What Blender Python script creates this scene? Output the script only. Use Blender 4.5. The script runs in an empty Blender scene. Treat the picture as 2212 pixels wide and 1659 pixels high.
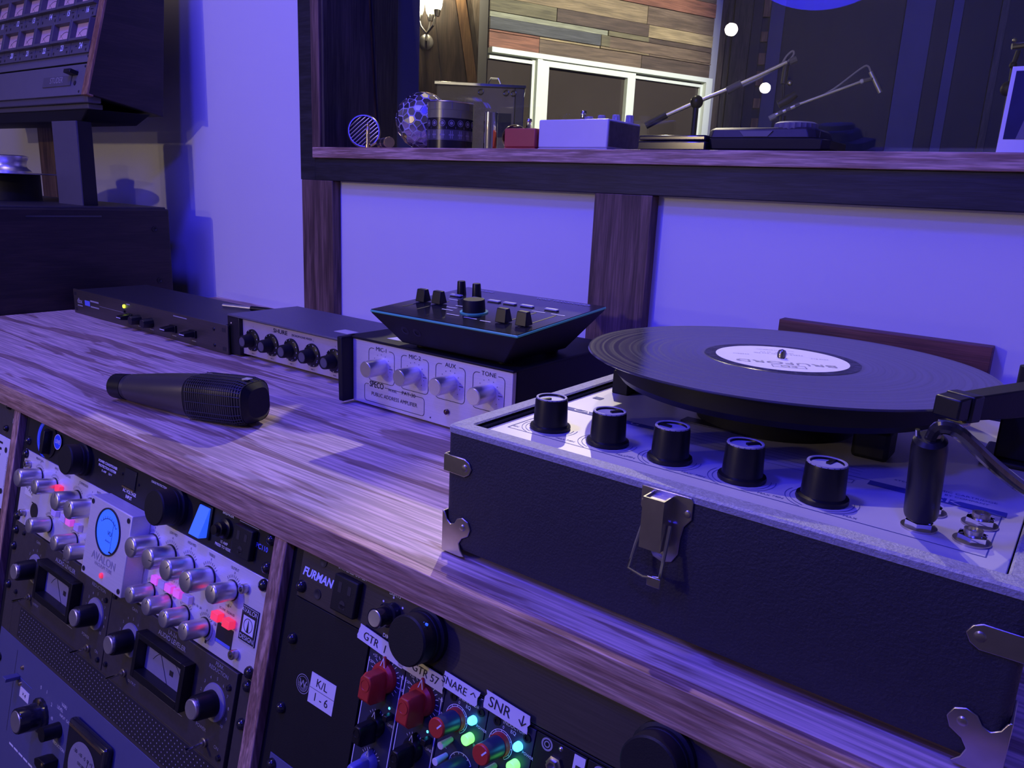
import bpy, bmesh, math, random
from mathutils import Vector, Matrix, Quaternion
random.seed(7)
PI = math.pi
SC = bpy.context.scene
COL = SC.collection

# ------------------------------------------------------------------ camera, world, lights, exposure
cam_d = bpy.data.cameras.new('camera'); cam = bpy.data.objects.new('camera', cam_d); COL.objects.link(cam)
cam_d.sensor_fit = 'HORIZONTAL'; cam_d.sensor_width = 36.0; cam_d.lens = 36.0 * 1673.47 / 2212.0
cam_d.clip_start = 0.01; cam_d.clip_end = 60
_r = Vector((0.79152, 0.60947, 0.04525)); _u = Vector((-0.18330, 0.16622, 0.96890)); _f = Vector((-0.58313, 0.77519, -0.24326))
_m = Matrix(((_r.x, _u.x, -_f.x), (_r.y, _u.y, -_f.y), (_r.z, _u.z, -_f.z))).to_4x4()
_m.translation = Vector((1.11573, -0.35857, 0.26199))
cam.matrix_world = _m
SC.camera = cam

w = bpy.data.worlds.new('room_air'); SC.world = w; w.use_nodes = True
w.node_tree.nodes['Background'].inputs[0].default_value = (0.10, 0.09, 0.22, 1)
w.node_tree.nodes['Background'].inputs[1].default_value = 0.05

def light(name, kind, loc, color, energy, target=None, size=0.1, spot=None, blend=0.3):
    d = bpy.data.lights.new(name, kind); o = bpy.data.objects.new(name, d); COL.objects.link(o)
    o.location = loc; d.color = color; d.energy = energy
    if kind == 'AREA':
        d.shape = 'DISK'; d.size = size
    else:
        d.shadow_soft_size = size
    if kind == 'SPOT':
        d.spot_size = math.radians(spot); d.spot_blend = blend
    if target is not None:
        o.rotation_euler = (Vector(target) - Vector(loc)).to_track_quat('-Z', 'Y').to_euler()
    return o
WARM = (1.0, 0.78, 0.48)
BLUE = (0.030, 0.025, 1.0)
light('blue_right_lamp', 'AREA', (1.30, -1.00, 1.40), BLUE, 15.0, (0.1, 0.55, 0.2), 0.16)
light('blue_ceiling_lamp', 'AREA', (0.30, -0.55, 1.75), BLUE, 27.0, (0.45, 0.35, 0.0), 0.25)
light('blue_round_lamp', 'AREA', (0.10, -1.35, 1.00), BLUE, 13.0, (0.20, 0.60, 0.55), 0.80)
light('warm_bulb_upper', 'POINT', (-0.29, -1.50, 0.573), WARM, 19.0, None, 0.024)
light('warm_bulb_lower', 'POINT', (-0.134, -1.50, 0.343), WARM, 4.0, None, 0.020)
light('warm_overhead_fill', 'AREA', (-0.2, -0.2, 2.05), WARM, 3.6, (0.1, 0.2, 0.0), 0.7)  # fill light added to warm the worktop from above
light('studio_ceiling_spot', 'SPOT', (-0.65, 2.40, 1.92), (1.0, 0.80, 0.58), 190.0, (0.62, 0.20, 0.05), 0.022, 60, 0.4)
light('warm_track_spot', 'SPOT', (0.32, 0.53, 1.75), (1.0, 0.80, 0.55), 34.0, (0.96, 0.16, 0.10), 0.018, 24, 0.35)
light('plank_wall_fill', 'SPOT', (0.6, 2.60, 1.70), (1.0, 0.90, 0.70), 520.0, (-1.75, 3.70, 0.95), 0.06, 56, 0.5)  # unseen spot added to brighten the plank wall, cone kept off the far wall
light('studio_blue_fill', 'AREA', (1.0, 3.2, 1.9), (0.10, 0.10, 1.0), 34.0, (-0.2, 5.2, 0.9), 0.5)  # added blue fill, tints the dark far wall navy
SC.view_settings.view_transform = 'Standard'; SC.view_settings.look = 'None'
SC.view_settings.exposure = 0.0; SC.view_settings.gamma = 1.0; SC.view_settings.use_curve_mapping = False

# ------------------------------------------------------------------ helpers: materials
def C(r, g=None, b=None):
    return (r, g, b, 1.0) if g is not None else (r, r, r, 1.0)
def nodes_of(m):
    m.use_nodes = True; nt = m.node_tree
    return nt, nt.nodes['Principled BSDF']
def mat(name, col, rough=0.5, metal=0.0, var=0.12, scale=40.0, bump=0.0, bscale=400.0, stretch=(1, 1, 1), spec=0.5, coat=0.0, trans=0.0, emit=None, estr=0.0, alpha=1.0):
    m = bpy.data.materials.new(name); nt, b = nodes_of(m); N, L = nt.nodes, nt.links
    b.inputs['Roughness'].default_value = rough; b.inputs['Metallic'].default_value = metal
    b.inputs['Specular IOR Level'].default_value = spec; b.inputs['Coat Weight'].default_value = coat
    b.inputs['Transmission Weight'].default_value = trans; b.inputs['Alpha'].default_value = alpha
    if emit:
        b.inputs['Emission Color'].default_value = C(*emit); b.inputs['Emission Strength'].default_value = estr
    tc = N.new('ShaderNodeTexCoord'); mp = N.new('ShaderNodeMapping'); mp.inputs['Scale'].default_value = stretch
    L.new(tc.outputs['Object'], mp.inputs[0])
    nz = N.new('ShaderNodeTexNoise'); nz.inputs['Scale'].default_value = scale; nz.inputs['Detail'].default_value = 4
    L.new(mp.outputs[0], nz.inputs['Vector'])
    mx = N.new('ShaderNodeMix'); mx.data_type = 'RGBA'
    mx.inputs['A'].default_value = C(*[max(0, c * (1 - var)) for c in col]); mx.inputs['B'].default_value = C(*[min(1, c * (1 + var)) for c in col])
    L.new(nz.outputs['Fac'], mx.inputs['Factor']); L.new(mx.outputs['Result'], b.inputs['Base Color'])
    if bump > 0:
        n2 = N.new('ShaderNodeTexNoise'); n2.inputs['Scale'].default_value = bscale; n2.inputs['Detail'].default_value = 2
        L.new(mp.outputs[0], n2.inputs['Vector'])
        bp = N.new('ShaderNodeBump'); bp.inputs['Strength'].default_value = bump; bp.inputs['Distance'].default_value = 0.001
        L.new(n2.outputs['Fac'], bp.inputs['Height']); L.new(bp.outputs[0], b.inputs['Normal'])
    return m
def wood(name, light_c, dark_c, grain=(3, 40, 40), fine=(12, 500, 500), rough=0.45, thr=(0.44, 0.60), bump=0.25, pore=0.35, coat=0.0, offset=(0, 0, 0)):
    m = bpy.data.materials.new(name); nt, b = nodes_of(m); N, L = nt.nodes, nt.links
    b.inputs['Roughness'].default_value = rough; b.inputs['Coat Weight'].default_value = coat
    tc = N.new('ShaderNodeTexCoord')
    mp = N.new('ShaderNodeMapping'); mp.inputs['Scale'].default_value = grain; mp.inputs['Location'].default_value = offset
    L.new(tc.outputs['Object'], mp.inputs[0])
    nz = N.new('ShaderNodeTexNoise'); nz.inputs['Scale'].default_value = 1.0; nz.inputs['Detail'].default_value = 5; nz.inputs['Distortion'].default_value = 0.6
    L.new(mp.outputs[0], nz.inputs['Vector'])
    rp = N.new('ShaderNodeValToRGB'); rp.color_ramp.elements[0].position = thr[0]; rp.color_ramp.elements[1].position = thr[1]
    rp.color_ramp.elements[0].color = C(*light_c); rp.color_ramp.elements[1].color = C(*dark_c)
    L.new(nz.outputs['Fac'], rp.inputs[0])
    m2 = N.new('ShaderNodeMapping'); m2.inputs['Scale'].default_value = fine; L.new(tc.outputs['Object'], m2.inputs[0])
    n2 = N.new('ShaderNodeTexNoise'); n2.inputs['Scale'].default_value = 1.0; n2.inputs['Detail'].default_value = 3
    L.new(m2.outputs[0], n2.inputs['Vector'])
    r2 = N.new('ShaderNodeValToRGB'); r2.color_ramp.elements[0].position = 0.42; r2.color_ramp.elements[1].position = 0.62
    v = 1 - pore; r2.color_ramp.elements[0].color = C(v); r2.color_ramp.elements[1].color = C(1.0)
    L.new(n2.outputs['Fac'], r2.inputs[0])
    mx = N.new('ShaderNodeMix'); mx.data_type = 'RGBA'; mx.blend_type = 'MULTIPLY'; mx.inputs['Factor'].default_value = 1.0
    L.new(rp.outputs[0], mx.inputs['A']); L.new(r2.outputs[0], mx.inputs['B']); L.new(mx.outputs['Result'], b.inputs['Base Color'])
    bp = N.new('ShaderNodeBump'); bp.inputs['Strength'].default_value = bump; bp.inputs['Distance'].default_value = 0.001
    L.new(n2.outputs['Fac'], bp.inputs['Height']); L.new(bp.outputs[0], b.inputs['Normal'])
    return m
def pane_mat(name, tint=(0.9, 0.95, 0.95), gloss=1.0, rough=0.0):
    m = bpy.data.materials.new(name); m.use_nodes = True; nt = m.node_tree; N, L = nt.nodes, nt.links
    for n in list(N): N.remove(n)
    out = N.new('ShaderNodeOutputMaterial'); tr = N.new('ShaderNodeBsdfTransparent'); gl = N.new('ShaderNodeBsdfGlossy'); mx = N.new('ShaderNodeMixShader'); fr = N.new('ShaderNodeFresnel')
    tr.inputs[0].default_value = C(*tint); gl.inputs[0].default_value = C(gloss); gl.inputs['Roughness'].default_value = rough; fr.inputs[0].default_value = 1.5
    ge = N.new('ShaderNodeNewGeometry'); mr = N.new('ShaderNodeMapRange'); mr.inputs['To Min'].default_value = 1.5; mr.inputs['To Max'].default_value = 1 / 1.5
    L.new(ge.outputs['Backfacing'], mr.inputs['Value']); L.new(mr.outputs[0], fr.inputs[0])
    L.new(fr.outputs[0], mx.inputs[0]); L.new(tr.outputs[0], mx.inputs[1]); L.new(gl.outputs[0], mx.inputs[2]); L.new(mx.outputs[0], out.inputs[0])
    return m

M = {}
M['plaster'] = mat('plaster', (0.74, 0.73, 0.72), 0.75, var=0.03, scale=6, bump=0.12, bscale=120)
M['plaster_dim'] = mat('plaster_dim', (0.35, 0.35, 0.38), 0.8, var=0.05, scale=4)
M['oak_top'] = wood('oak_top', (0.86, 0.65, 0.51), (0.46, 0.30, 0.22), grain=(3.4, 36, 36), fine=(10, 300, 300), rough=0.48, thr=(0.53, 0.56), pore=0.42)
M['oak_edge'] = wood('oak_edge', (0.70, 0.46, 0.33), (0.40, 0.23, 0.15), grain=(9, 130, 160), fine=(30, 500, 600), rough=0.5, thr=(0.42, 0.58), pore=0.4)
M['oak_post'] = wood('oak_post', (0.24, 0.145, 0.10), (0.10, 0.055, 0.038), grain=(60, 60, 5), fine=(400, 400, 16), rough=0.6, thr=(0.40, 0.62), pore=0.4)
M['oak_divider'] = wood('oak_divider', (0.60, 0.38, 0.27), (0.33, 0.18, 0.12), grain=(150, 80, 12), fine=(500, 500, 25), rough=0.55, thr=(0.42, 0.58), pore=0.4)
M['black_wood'] = wood('black_wood', (0.034, 0.033, 0.034), (0.014, 0.014, 0.015), grain=(8, 60, 60), fine=(30, 400, 400), rough=0.55, thr=(0.35, 0.65), pore=0.4)
M['black_board'] = wood('black_board', (0.085, 0.068, 0.054), (0.03, 0.025, 0.021), grain=(50, 50, 6), fine=(400, 400, 14), rough=0.6, thr=(0.35, 0.65), pore=0.5, bump=0.5)
M['red_board'] = wood('red_board', (0.22, 0.085, 0.055), (0.11, 0.04, 0.028), grain=(5, 60, 60), fine=(14, 420, 420), rough=0.5, thr=(0.4, 0.6), pore=0.3)
M['walnut_side'] = wood('walnut_side', (0.030, 0.018, 0.014), (0.014, 0.009, 0.008), grain=(6, 6, 40), fine=(20, 20, 300), rough=0.5, thr=(0.4, 0.6))
M['teak_trim'] = wood('teak_trim', (0.42, 0.24, 0.12), (0.28, 0.14, 0.07), grain=(60, 60, 8), fine=(400, 400, 16), rough=0.5)
M['black'] = mat('black_plastic', (0.008, 0.008, 0.009), 0.36, var=0.2, spec=0.4)
M['matte_black'] = mat('matte_black', (0.010, 0.010, 0.011), 0.55, var=0.2, bump=0.1, bscale=900, spec=0.3)
M['panel_black'] = mat('panel_black', (0.016, 0.015, 0.014), 0.42, metal=0.2, var=0.35, scale=30, stretch=(1, 8, 40))
M['bronze_black'] = mat('bronze_black', (0.085, 0.074, 0.055), 0.38, metal=0.45, var=0.35, scale=60, stretch=(0.4, 4, 14))
M['brown_panel'] = mat('brown_panel', (0.060, 0.052, 0.044), 0.5, metal=0.15, var=0.25, scale=200, bump=0.05, bscale=1500)
M['silver'] = mat('brushed_silver', (0.78, 0.75, 0.72), 0.42, metal=0.3, var=0.12, scale=60, stretch=(0.5, 6, 30), bump=0.04, bscale=600)
M['amp_face'] = mat('amp_face', (0.74, 0.70, 0.66), 0.45, metal=0.35, var=0.10, scale=40, stretch=(0.5, 6, 22))
M['mixer_face'] = mat('mixer_face', (0.56, 0.50, 0.48), 0.5, metal=0.35, var=0.08, scale=80)
M['alu'] = mat('turned_aluminium', (0.80, 0.78, 0.77), 0.33, metal=0.92, var=0.08, scale=120)
M['steel'] = mat('nickel_steel', (0.55, 0.52, 0.48), 0.32, metal=1.0, var=0.25, scale=70, bump=0.05, bscale=300)
M['chrome'] = mat('chrome', (0.85, 0.85, 0.86), 0.06, metal=1.0, var=0.03)
M['brass'] = mat('brass', (0.78, 0.62, 0.32), 0.28, metal=1.0, var=0.1, scale=90)
M['grey_metal'] = mat('grey_hammertone', (0.16, 0.155, 0.165), 0.45, metal=0.3, var=0.15, scale=300, bump=0.1, bscale=900)
M['dark_metal'] = mat('dark_metal', (0.045, 0.042, 0.045), 0.45, metal=0.4, var=0.2, scale=120)
M['studio_grey'] = mat('studio_grey', (0.14, 0.135, 0.15), 0.55, var=0.06, scale=60)
M['studio_grey2'] = mat('studio_grey_dark', (0.105, 0.10, 0.112), 0.55, var=0.06, scale=60)
M['meter_paper'] = mat('meter_paper', (0.74, 0.52, 0.46), 0.6, var=0.1, scale=200)
M['dial_white'] = mat('dial_white', (0.27, 0.255, 0.29), 0.5, var=0.08, scale=100)
M['white_print'] = mat('white_print', (0.75, 0.75, 0.8), 0.6, var=0.03)
M['dim_print'] = mat('dim_print', (0.34, 0.33, 0.35), 0.6, var=0.05)
M['ink'] = mat('black_ink', (0.018, 0.016, 0.02), 0.6, var=0.1)
M['blue_ink'] = mat('blue_ink', (0.05, 0.06, 0.24), 0.6, var=0.15)
M['blue_print'] = mat('blue_print', (0.14, 0.19, 0.75), 0.6, var=0.05)
M['paper'] = mat('paper', (0.78, 0.77, 0.74), 0.7, var=0.04, scale=60)
M['cream_tape'] = mat('cream_tape', (0.72, 0.68, 0.55), 0.7, var=0.06, scale=60)
M['vinyl_cloth'] = mat('vinyl_cloth', (0.026, 0.026, 0.034), 0.66, var=0.2, scale=120, bump=0.55, bscale=650)
M['braid'] = mat('grey_binding', (0.33, 0.33, 0.33), 0.6, var=0.45, scale=420, bump=0.6, bscale=700, stretch=(1, 1, 1))
M['deck'] = mat('deck_plate', (0.60, 0.58, 0.55), 0.42, metal=0.15, var=0.08, scale=30)
M['record'] = None
M['red_knob'] = mat('red_knob', (0.50, 0.035, 0.022), 0.4, var=0.1)
M['blue_knob'] = mat('blue_grey_knob', (0.028, 0.045, 0.085), 0.4, var=0.1)
M['clear_blue'] = mat('clear_blue', (0.20, 0.22, 0.5), 0.25, var=0.1)
M['blue_panel'] = mat('blue_grey_paint', (0.10, 0.105, 0.19), 0.45, var=0.06, scale=60)
M['module_blue'] = mat('module_blue', (0.024, 0.026, 0.055), 0.45, var=0.1)
M['white_plastic'] = mat('white_plastic', (0.75, 0.75, 0.76), 0.4, var=0.04)
M['white_paint'] = mat('white_paint', (0.66, 0.65, 0.67), 0.3, var=0.04, coat=0.3)
M['red_paint'] = mat('red_paint', (0.46, 0.075, 0.05), 0.4, var=0.08)
M['dark_red'] = mat('dark_red_glass', (0.05, 0.006, 0.010), 0.12, var=0.1, coat=0.6)
M['teal_edge'] = mat('teal_edge', (0.10, 0.42, 0.36), 0.3, var=0.1, emit=(0.1, 0.5, 0.42), estr=0.05)
M['gloss_black'] = mat('gloss_black', (0.016, 0.016, 0.020), 0.16, var=0.1, coat=0.4)
M['rubber_pad'] = mat('rubber_pad', (0.40, 0.40, 0.44), 0.45, var=0.06)
M['grout'] = mat('mosaic_grout', (0.55, 0.54, 0.62), 0.5, var=0.1, scale=200)
M['mirror_tile'] = mat('mirror_tile', (0.72, 0.72, 0.80), 0.10, metal=0.95, var=0.2, scale=60)
M['tile_b'] = mat('mirror_tile_dark', (0.26, 0.24, 0.26), 0.12, metal=0.9, var=0.2, scale=60)
M['led_blue'] = mat('led_blue', (0.2, 0.6, 1.0), 0.4, emit=(0.05, 0.55, 1.0), estr=5.0)
M['led_green'] = mat('led_green', (0.3, 1.0, 0.2), 0.4, emit=(0.12, 0.85, 0.10), estr=3.0)
M['led_lime'] = mat('led_lime', (0.8, 1.0, 0.1), 0.4, emit=(0.75, 0.95, 0.02), estr=3.0)
M['led_red'] = mat('led_red', (1.0, 0.1, 0.1), 0.4, emit=(1.0, 0.03, 0.10), estr=0.7)
M['led_pink'] = mat('led_pink', (0.9, 0.4, 0.8), 0.4, emit=(0.85, 0.06, 0.55), estr=0.45)
M['btn_clear'] = mat('button_clear', (0.55, 0.42, 0.75), 0.3, emit=(0.3, 0.2, 0.9), estr=0.18)
M['switch_blue'] = mat('switch_blue', (0.1, 0.25, 0.9), 0.3, emit=(0.03, 0.13, 1.0), estr=0.75)
M['vu_blue'] = mat('vu_blue', (0.1, 0.3, 0.95), 0.4, emit=(0.015, 0.10, 0.95), estr=0.75)
M['sticker_blue'] = mat('sticker_blue', (0.03, 0.10, 0.75), 0.4, var=0.05)
M['lamp_glass'] = mat('lamp_glass', (1, 0.9, 0.75), 0.5, emit=(1.0, 0.86, 0.62), estr=9.0)
M['blue_glow'] = mat('blue_glow', (0.1, 0.1, 1), 0.5, emit=(0.02, 0.02, 1.0), estr=6.0)
M['window_vinyl'] = mat('window_vinyl', (0.72, 0.76, 0.66), 0.4, var=0.03)
M['night_glass'] = mat('night_glass', (0.045, 0.035, 0.030), 0.12, var=0.3, scale=2)
M['carpet'] = mat('carpet', (0.05, 0.045, 0.045), 0.9, var=0.3, scale=60, bump=0.4)
M['curtain'] = mat('dark_curtain', (0.024, 0.024, 0.045), 0.85, var=0.2, scale=10, stretch=(6, 6, 0.5))
M['navy_panel'] = mat('navy_panel', (0.060, 0.060, 0.16), 0.8, var=0.15, scale=10)
M['glass'] = pane_mat('studio_glass')
M['mesh_black'] = mat('mesh_black', (0.014, 0.014, 0.016), 0.45, metal=0.5, var=0.3, scale=500)

# ------------------------------------------------------------------ helpers: geometry
def basis(ax):
    ax = Vector(ax).normalized()
    t = Vector((0, 0, 1)) if abs(ax.z) < 0.9 else Vector((1, 0, 0))
    u = t.cross(ax).normalized(); v = ax.cross(u).normalized()
    return ax, u, v
FONT = {}
PRINT = ('lettering', 'dial_print', 'badge_print', 'housing_print', 'sticker_print', 'dash_line', 'holes', 'outlet_slot', 'tape_writing', 'label_print', 'scale_print', 'plate_print', 'print_block', 'print_lettering')
class MB:
    def __init__(s): s.v = []; s.f = []; s.m = []
    def add(s, vs, fs):
        o = len(s.v); s.v += [tuple(p) for p in vs]; s.f += [tuple(i + o for i in f) for f in fs]; return s
    def box(s, x0, x1, y0, y1, z0, z1):
        return s.add([(x0, y0, z0), (x1, y0, z0), (x1, y1, z0), (x0, y1, z0), (x0, y0, z1), (x1, y0, z1), (x1, y1, z1), (x0, y1, z1)],
                     [(0, 3, 2, 1), (4, 5, 6, 7), (0, 1, 5, 4), (1, 2, 6, 5), (2, 3, 7, 6), (3, 0, 4, 7)])
    def prism(s, poly, vec):
        n = len(poly); vec = Vector(vec); a = [Vector(p) for p in poly]; b = [p + vec for p in a]
        nrm = Vector((0, 0, 0))
        for i in range(n): nrm += a[i].cross(a[(i + 1) % n])
        fl = nrm.dot(vec) > 0
        fs = [tuple(range(n))[::-1] if fl else tuple(range(n)), tuple(range(n, 2 * n)) if fl else tuple(range(n, 2 * n))[::-1]]
        for i in range(n):
            j = (i + 1) % n; q = (i, j, n + j, n + i); fs.append(q if fl else q[::-1])
        return s.add(a + b, fs)
    def lathe(s, o, ax, prof, n=24, a0=0.0, flute=0.0, fl_n=0):
        ax, u, v = basis(ax); o = Vector(o); vs = []; fs = []
        rings = []
        for (r, h) in prof:
            if r <= 1e-7:
                rings.append([len(vs)]); vs.append(o + ax * h)
            else:
                ids = []
                for k in range(n):
                    t = a0 + 2 * PI * k / n
                    rr = r * (1 - flute * (k % 2)) if flute else r
                    ids.append(len(vs)); vs.append(o + ax * h + (u * math.cos(t) + v * math.sin(t)) * rr)
                rings.append(ids)
        for A, B in zip(rings, rings[1:]):
            if len(A) == 1 and len(B) == 1: continue
            for k in range(n):
                j = (k + 1) % n
                if len(A) == 1: fs.append((A[0], B[j], B[k])[::-1] if False else (A[0], B[j], B[k]))
                elif len(B) == 1: fs.append((A[k], A[j], B[0]))
                else: fs.append((A[k], A[j], B[j], B[k]))
        return s.add(vs, fs)
    def cyl(s, p0, p1, r0, r1=None, n=16):
        p0 = Vector(p0); p1 = Vector(p1); r1 = r0 if r1 is None else r1; L = (p1 - p0).length
        return s.lathe(p0, p1 - p0, [(0, 0), (r0, 0), (r1, L), (0, L)], n)
    def tube(s, pts, r, n=8):
        pts = [Vector(p) for p in pts]; vs = []; fs = []; pu = None
        for i, p in enumerate(pts):
            t = (pts[min(i + 1, len(pts) - 1)] - pts[max(i - 1, 0)]).normalized()
            if pu is None: _, u, v = basis(t)
            else:
                u = (pu - t * pu.dot(t)).normalized(); v = t.cross(u)
            pu = u
            rr = r[i] if isinstance(r, (list, tuple)) else r
            for k in range(n):
                a = 2 * PI * k / n; vs.append(p + (u * math.cos(a) + v * math.sin(a)) * rr)
        for i in range(len(pts) - 1):
            for k in range(n):
                j = (k + 1) % n; fs.append((i * n + k, i * n + j, (i + 1) * n + j, (i + 1) * n + k))
        fs.append(tuple(range(n))[::-1]); fs.append(tuple(range((len(pts) - 1) * n, len(pts) * n)))
        return s.add(vs, fs)
    def sphere(s, c, r, n=20, m=12, sc=(1, 1, 1)):
        prof = [(r * math.sin(PI * i / m), -r * math.cos(PI * i / m)) for i in range(m + 1)]
        prof[0] = (0, -r); prof[-1] = (0, r); t = MB().lathe((0, 0, 0), (0, 0, 1), prof, n)
        return s.add([(c[0] + p[0] * sc[0], c[1] + p[1] * sc[1], c[2] + p[2] * sc[2]) for p in t.v], t.f)
    def loft(s, rings, caps=True):
        n = len(rings[0]); vs = [p for r in rings for p in r]; fs = []
        for i in range(len(rings) - 1):
            for k in range(n):
                j = (k + 1) % n; fs.append((i * n + k, i * n + j, (i + 1) * n + j, (i + 1) * n + k))
        if caps:
            fs.append(tuple(range(n))[::-1]); fs.append(tuple(range((len(rings) - 1) * n, len(rings) * n)))
        return s.add(vs, fs)
    # ---- flat print on a front panel: local X right, Z up, -Y towards the viewer
    def rect(s, x0, x1, z0, z1, y=-0.0003):
        return s.add([(x0, y, z0), (x1, y, z0), (x1, y, z1), (x0, y, z1)], [(0, 1, 2, 3)])
    def seg(s, a, b, wd, y=-0.0003):
        dx, dz = b[0] - a[0], b[1] - a[1]; L = math.hypot(dx, dz) or 1; nx, nz = -dz / L * wd / 2, dx / L * wd / 2
        return s.add([(a[0] - nx, y, a[1] - nz), (b[0] - nx, y, b[1] - nz), (b[0] + nx, y, b[1] + nz), (a[0] + nx, y, a[1] + nz)], [(0, 1, 2, 3)])
    def poly(s, pts, wd, closed=False, y=-0.0003):
        P = list(pts) + ([pts[0]] if closed else [])
        for a, b in zip(P, P[1:]): s.seg(a, b, wd, y)
        return s
    def disc(s, x, z, r, y=-0.0003, n=24, r_in=0.0):
        if r_in > 0:
            vs = []; fs = []
            for k in range(n):
                a = 2 * PI * k / n; vs += [(x + r * math.cos(a), y, z + r * math.sin(a)), (x + r_in * math.cos(a), y, z + r_in * math.sin(a))]
            for k in range(n):
                j = (k + 1) % n; fs.append((2 * k, 2 * j, 2 * j + 1, 2 * k + 1))
            return s.add(vs, fs)
        return s.add([(x + r * math.cos(2 * PI * k / n), y, z + r * math.sin(2 * PI * k / n)) for k in range(n)], [tuple(range(n))])
    def ticks(s, x, z, r0, r1, n, a0, a1, wd, y=-0.0003):
        for k in range(n):
            a = math.radians(a0 + (a1 - a0) * k / max(1, n - 1)); s.seg((x + r0 * math.cos(a), z + r0 * math.sin(a)), (x + r1 * math.cos(a), z + r1 * math.sin(a)), wd, y)
        return s
    def text(s, t, x, z, size, y=-0.0003, align='CENTER', rot=0.0, sx=1.0, shear=0.0, bold=0.0):
        key = (t, align, shear, bold)
        if key not in FONT:
            cu = bpy.data.curves.new('f', 'FONT'); cu.body = t; cu.size = 1.0; cu.align_x = align; cu.align_y = 'CENTER'; cu.resolution_u = 3; cu.shear = shear; cu.offset = bold
            ob = bpy.data.objects.new('f', cu); me = bpy.data.meshes.new_from_object(ob)
            FONT[key] = ([tuple(v.co) for v in me.vertices], [tuple(p.vertices) for p in me.polygons])
            bpy.data.objects.remove(ob); bpy.data.meshes.remove(me); bpy.data.curves.remove(cu)
        vs, fs = FONT[key]; c, q = math.cos(rot), math.sin(rot)
        return s.add([(x + (a * sx * c - b * q) * size, y, z + (a * sx * q + b * c) * size) for a, b, _ in vs], fs)
    def xf(s, mtx):
        s.v = [tuple(mtx @ Vector(p)) for p in s.v]; return s
    def build(s, name, m, parent=None, bev=0.0, ang=35, seg=2, loc=None):
        me = bpy.data.meshes.new(name); me.from_pydata(s.v, [], s.f); me.update()
        for p in me.polygons: p.use_smooth = True
        me.set_sharp_from_angle(angle=math.radians(ang))
        if m is not None: me.materials.append(M[m] if isinstance(m, str) else m)
        o = bpy.data.objects.new(name, me); COL.objects.link(o)
        if parent is not None: o.parent = parent
        if name in PRINT: o['kind'] = 'stuff'
        if loc is not None: o.location = loc
        if bev > 0:
            b = o.modifiers.new('bevel', 'BEVEL'); b.width = bev; b.segments = seg; b.limit_method = 'ANGLE'; b.angle_limit = math.radians(40)
        return o
def empty(name, loc=(0, 0, 0), rot=(0, 0, 0)):
    o = bpy.data.objects.new(name, None); o.location = loc; o.rotation_euler = rot; o.empty_display_size = 0.02; COL.objects.link(o); return o
def tag(o, label=None, cat=None, group=None, kind=None):
    if label: o['label'] = label
    if cat: o['category'] = cat
    if group: o['group'] = group
    if kind: o['kind'] = kind
    return o
def thing(name, label, cat, loc=(0, 0, 0), rot=(0, 0, 0), group=None):
    return tag(empty(name, loc, rot), label, cat, group)
def share(src, name, parent, loc=None):
    o = src.copy(); o.name = name; COL.objects.link(o); o.parent = parent
    if loc is not None: o.location = loc
    return o
OUT = (0, -1, 0)
def dome_bolt(parent, pts, m='gloss_black', r=0.0052, name='bolt'):
    first = None
    for (x, z) in pts:
        if first is None:
            first = MB().lathe((0, 0, 0), OUT, [(0, 0), (r, 0), (r * 0.97, 0.0015), (r * 0.75, 0.0035), (r * 0.35, 0.0046), (0, 0.0048)], 14).build(name, m, parent, loc=(x, 0, z))
        else: share(first, name, parent, (x, 0, z))
def hexbolt(parent, pts, r=0.0042, h=0.006):
    first = None
    for (x, z) in pts:
        if first is None:
            first = MB().lathe((0, 0, 0), OUT, [(0, 0), (r, 0), (r, h * 0.9), (r * 0.92, h), (r * 0.5, h), (r * 0.5, h * 0.45), (0, h * 0.45)], 18).build('socket_bolt', 'steel', parent, loc=(x, 0, z))
        else: share(first, 'socket_bolt', parent, (x, 0, z))

# ------------------------------------------------------------------ the setting
def struct(name, mb, m, bev=0.0): return tag(mb.build(name, m, None, bev), kind='structure')
FZ, CZ = -0.78, 2.15
struct('floor', MB().box(-4.6, 4.2, -2.6, 7.2, FZ - 0.05, FZ), 'carpet')
struct('ceiling', MB().box(-4.6, 4.2, -2.6, 7.2, CZ, CZ + 0.05), 'plaster_dim')
struct('wall_left', MB().box(-2.3, -2.2, -2.5, 0.617, FZ, CZ), 'plaster_dim')
struct('wall_right', MB().box(3.0, 3.1, -2.5, 7.0, FZ, CZ), 'plaster_dim')
struct('wall_front', MB().box(-2.3, 3.1, -2.6, -2.5, FZ, CZ), 'plaster_dim')
wb = MB()
WX0, WX1, WZ0, WZ1 = -0.083, 2.3, 0.302, 1.25
wb.box(-2.3, WX0, 0.617, 0.84, FZ, CZ).box(WX1, 3.1, 0.617, 0.84, FZ, CZ).box(WX0, WX1, 0.617, 0.84, FZ, WZ0).box(WX0, WX1, 0.617, 0.84, WZ1, CZ)
struct('wall_back', wb, 'plaster')
# timber posts on the wall below the window
def post(name, x0, x1, z0, z1, lab):
    o = MB().box(x0, x1, 0.5975, 0.617, z0, z1).build(name, 'oak_post', None, 0.0012); tag(o, lab, None, kind='structure'); return o
post('trim_1', -0.1225, -0.0340, 0.0, 0.2625, 'brown oak post on the wall below the left end of the window')
post('trim_2', 0.5260, 0.6165, 0.0, 0.2625, 'brown oak post on the wall behind the turntable')
post('trim_3', -1.2500, -1.1620, -0.3, 1.0, 'oak post on the wall behind the tape machine')
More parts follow.
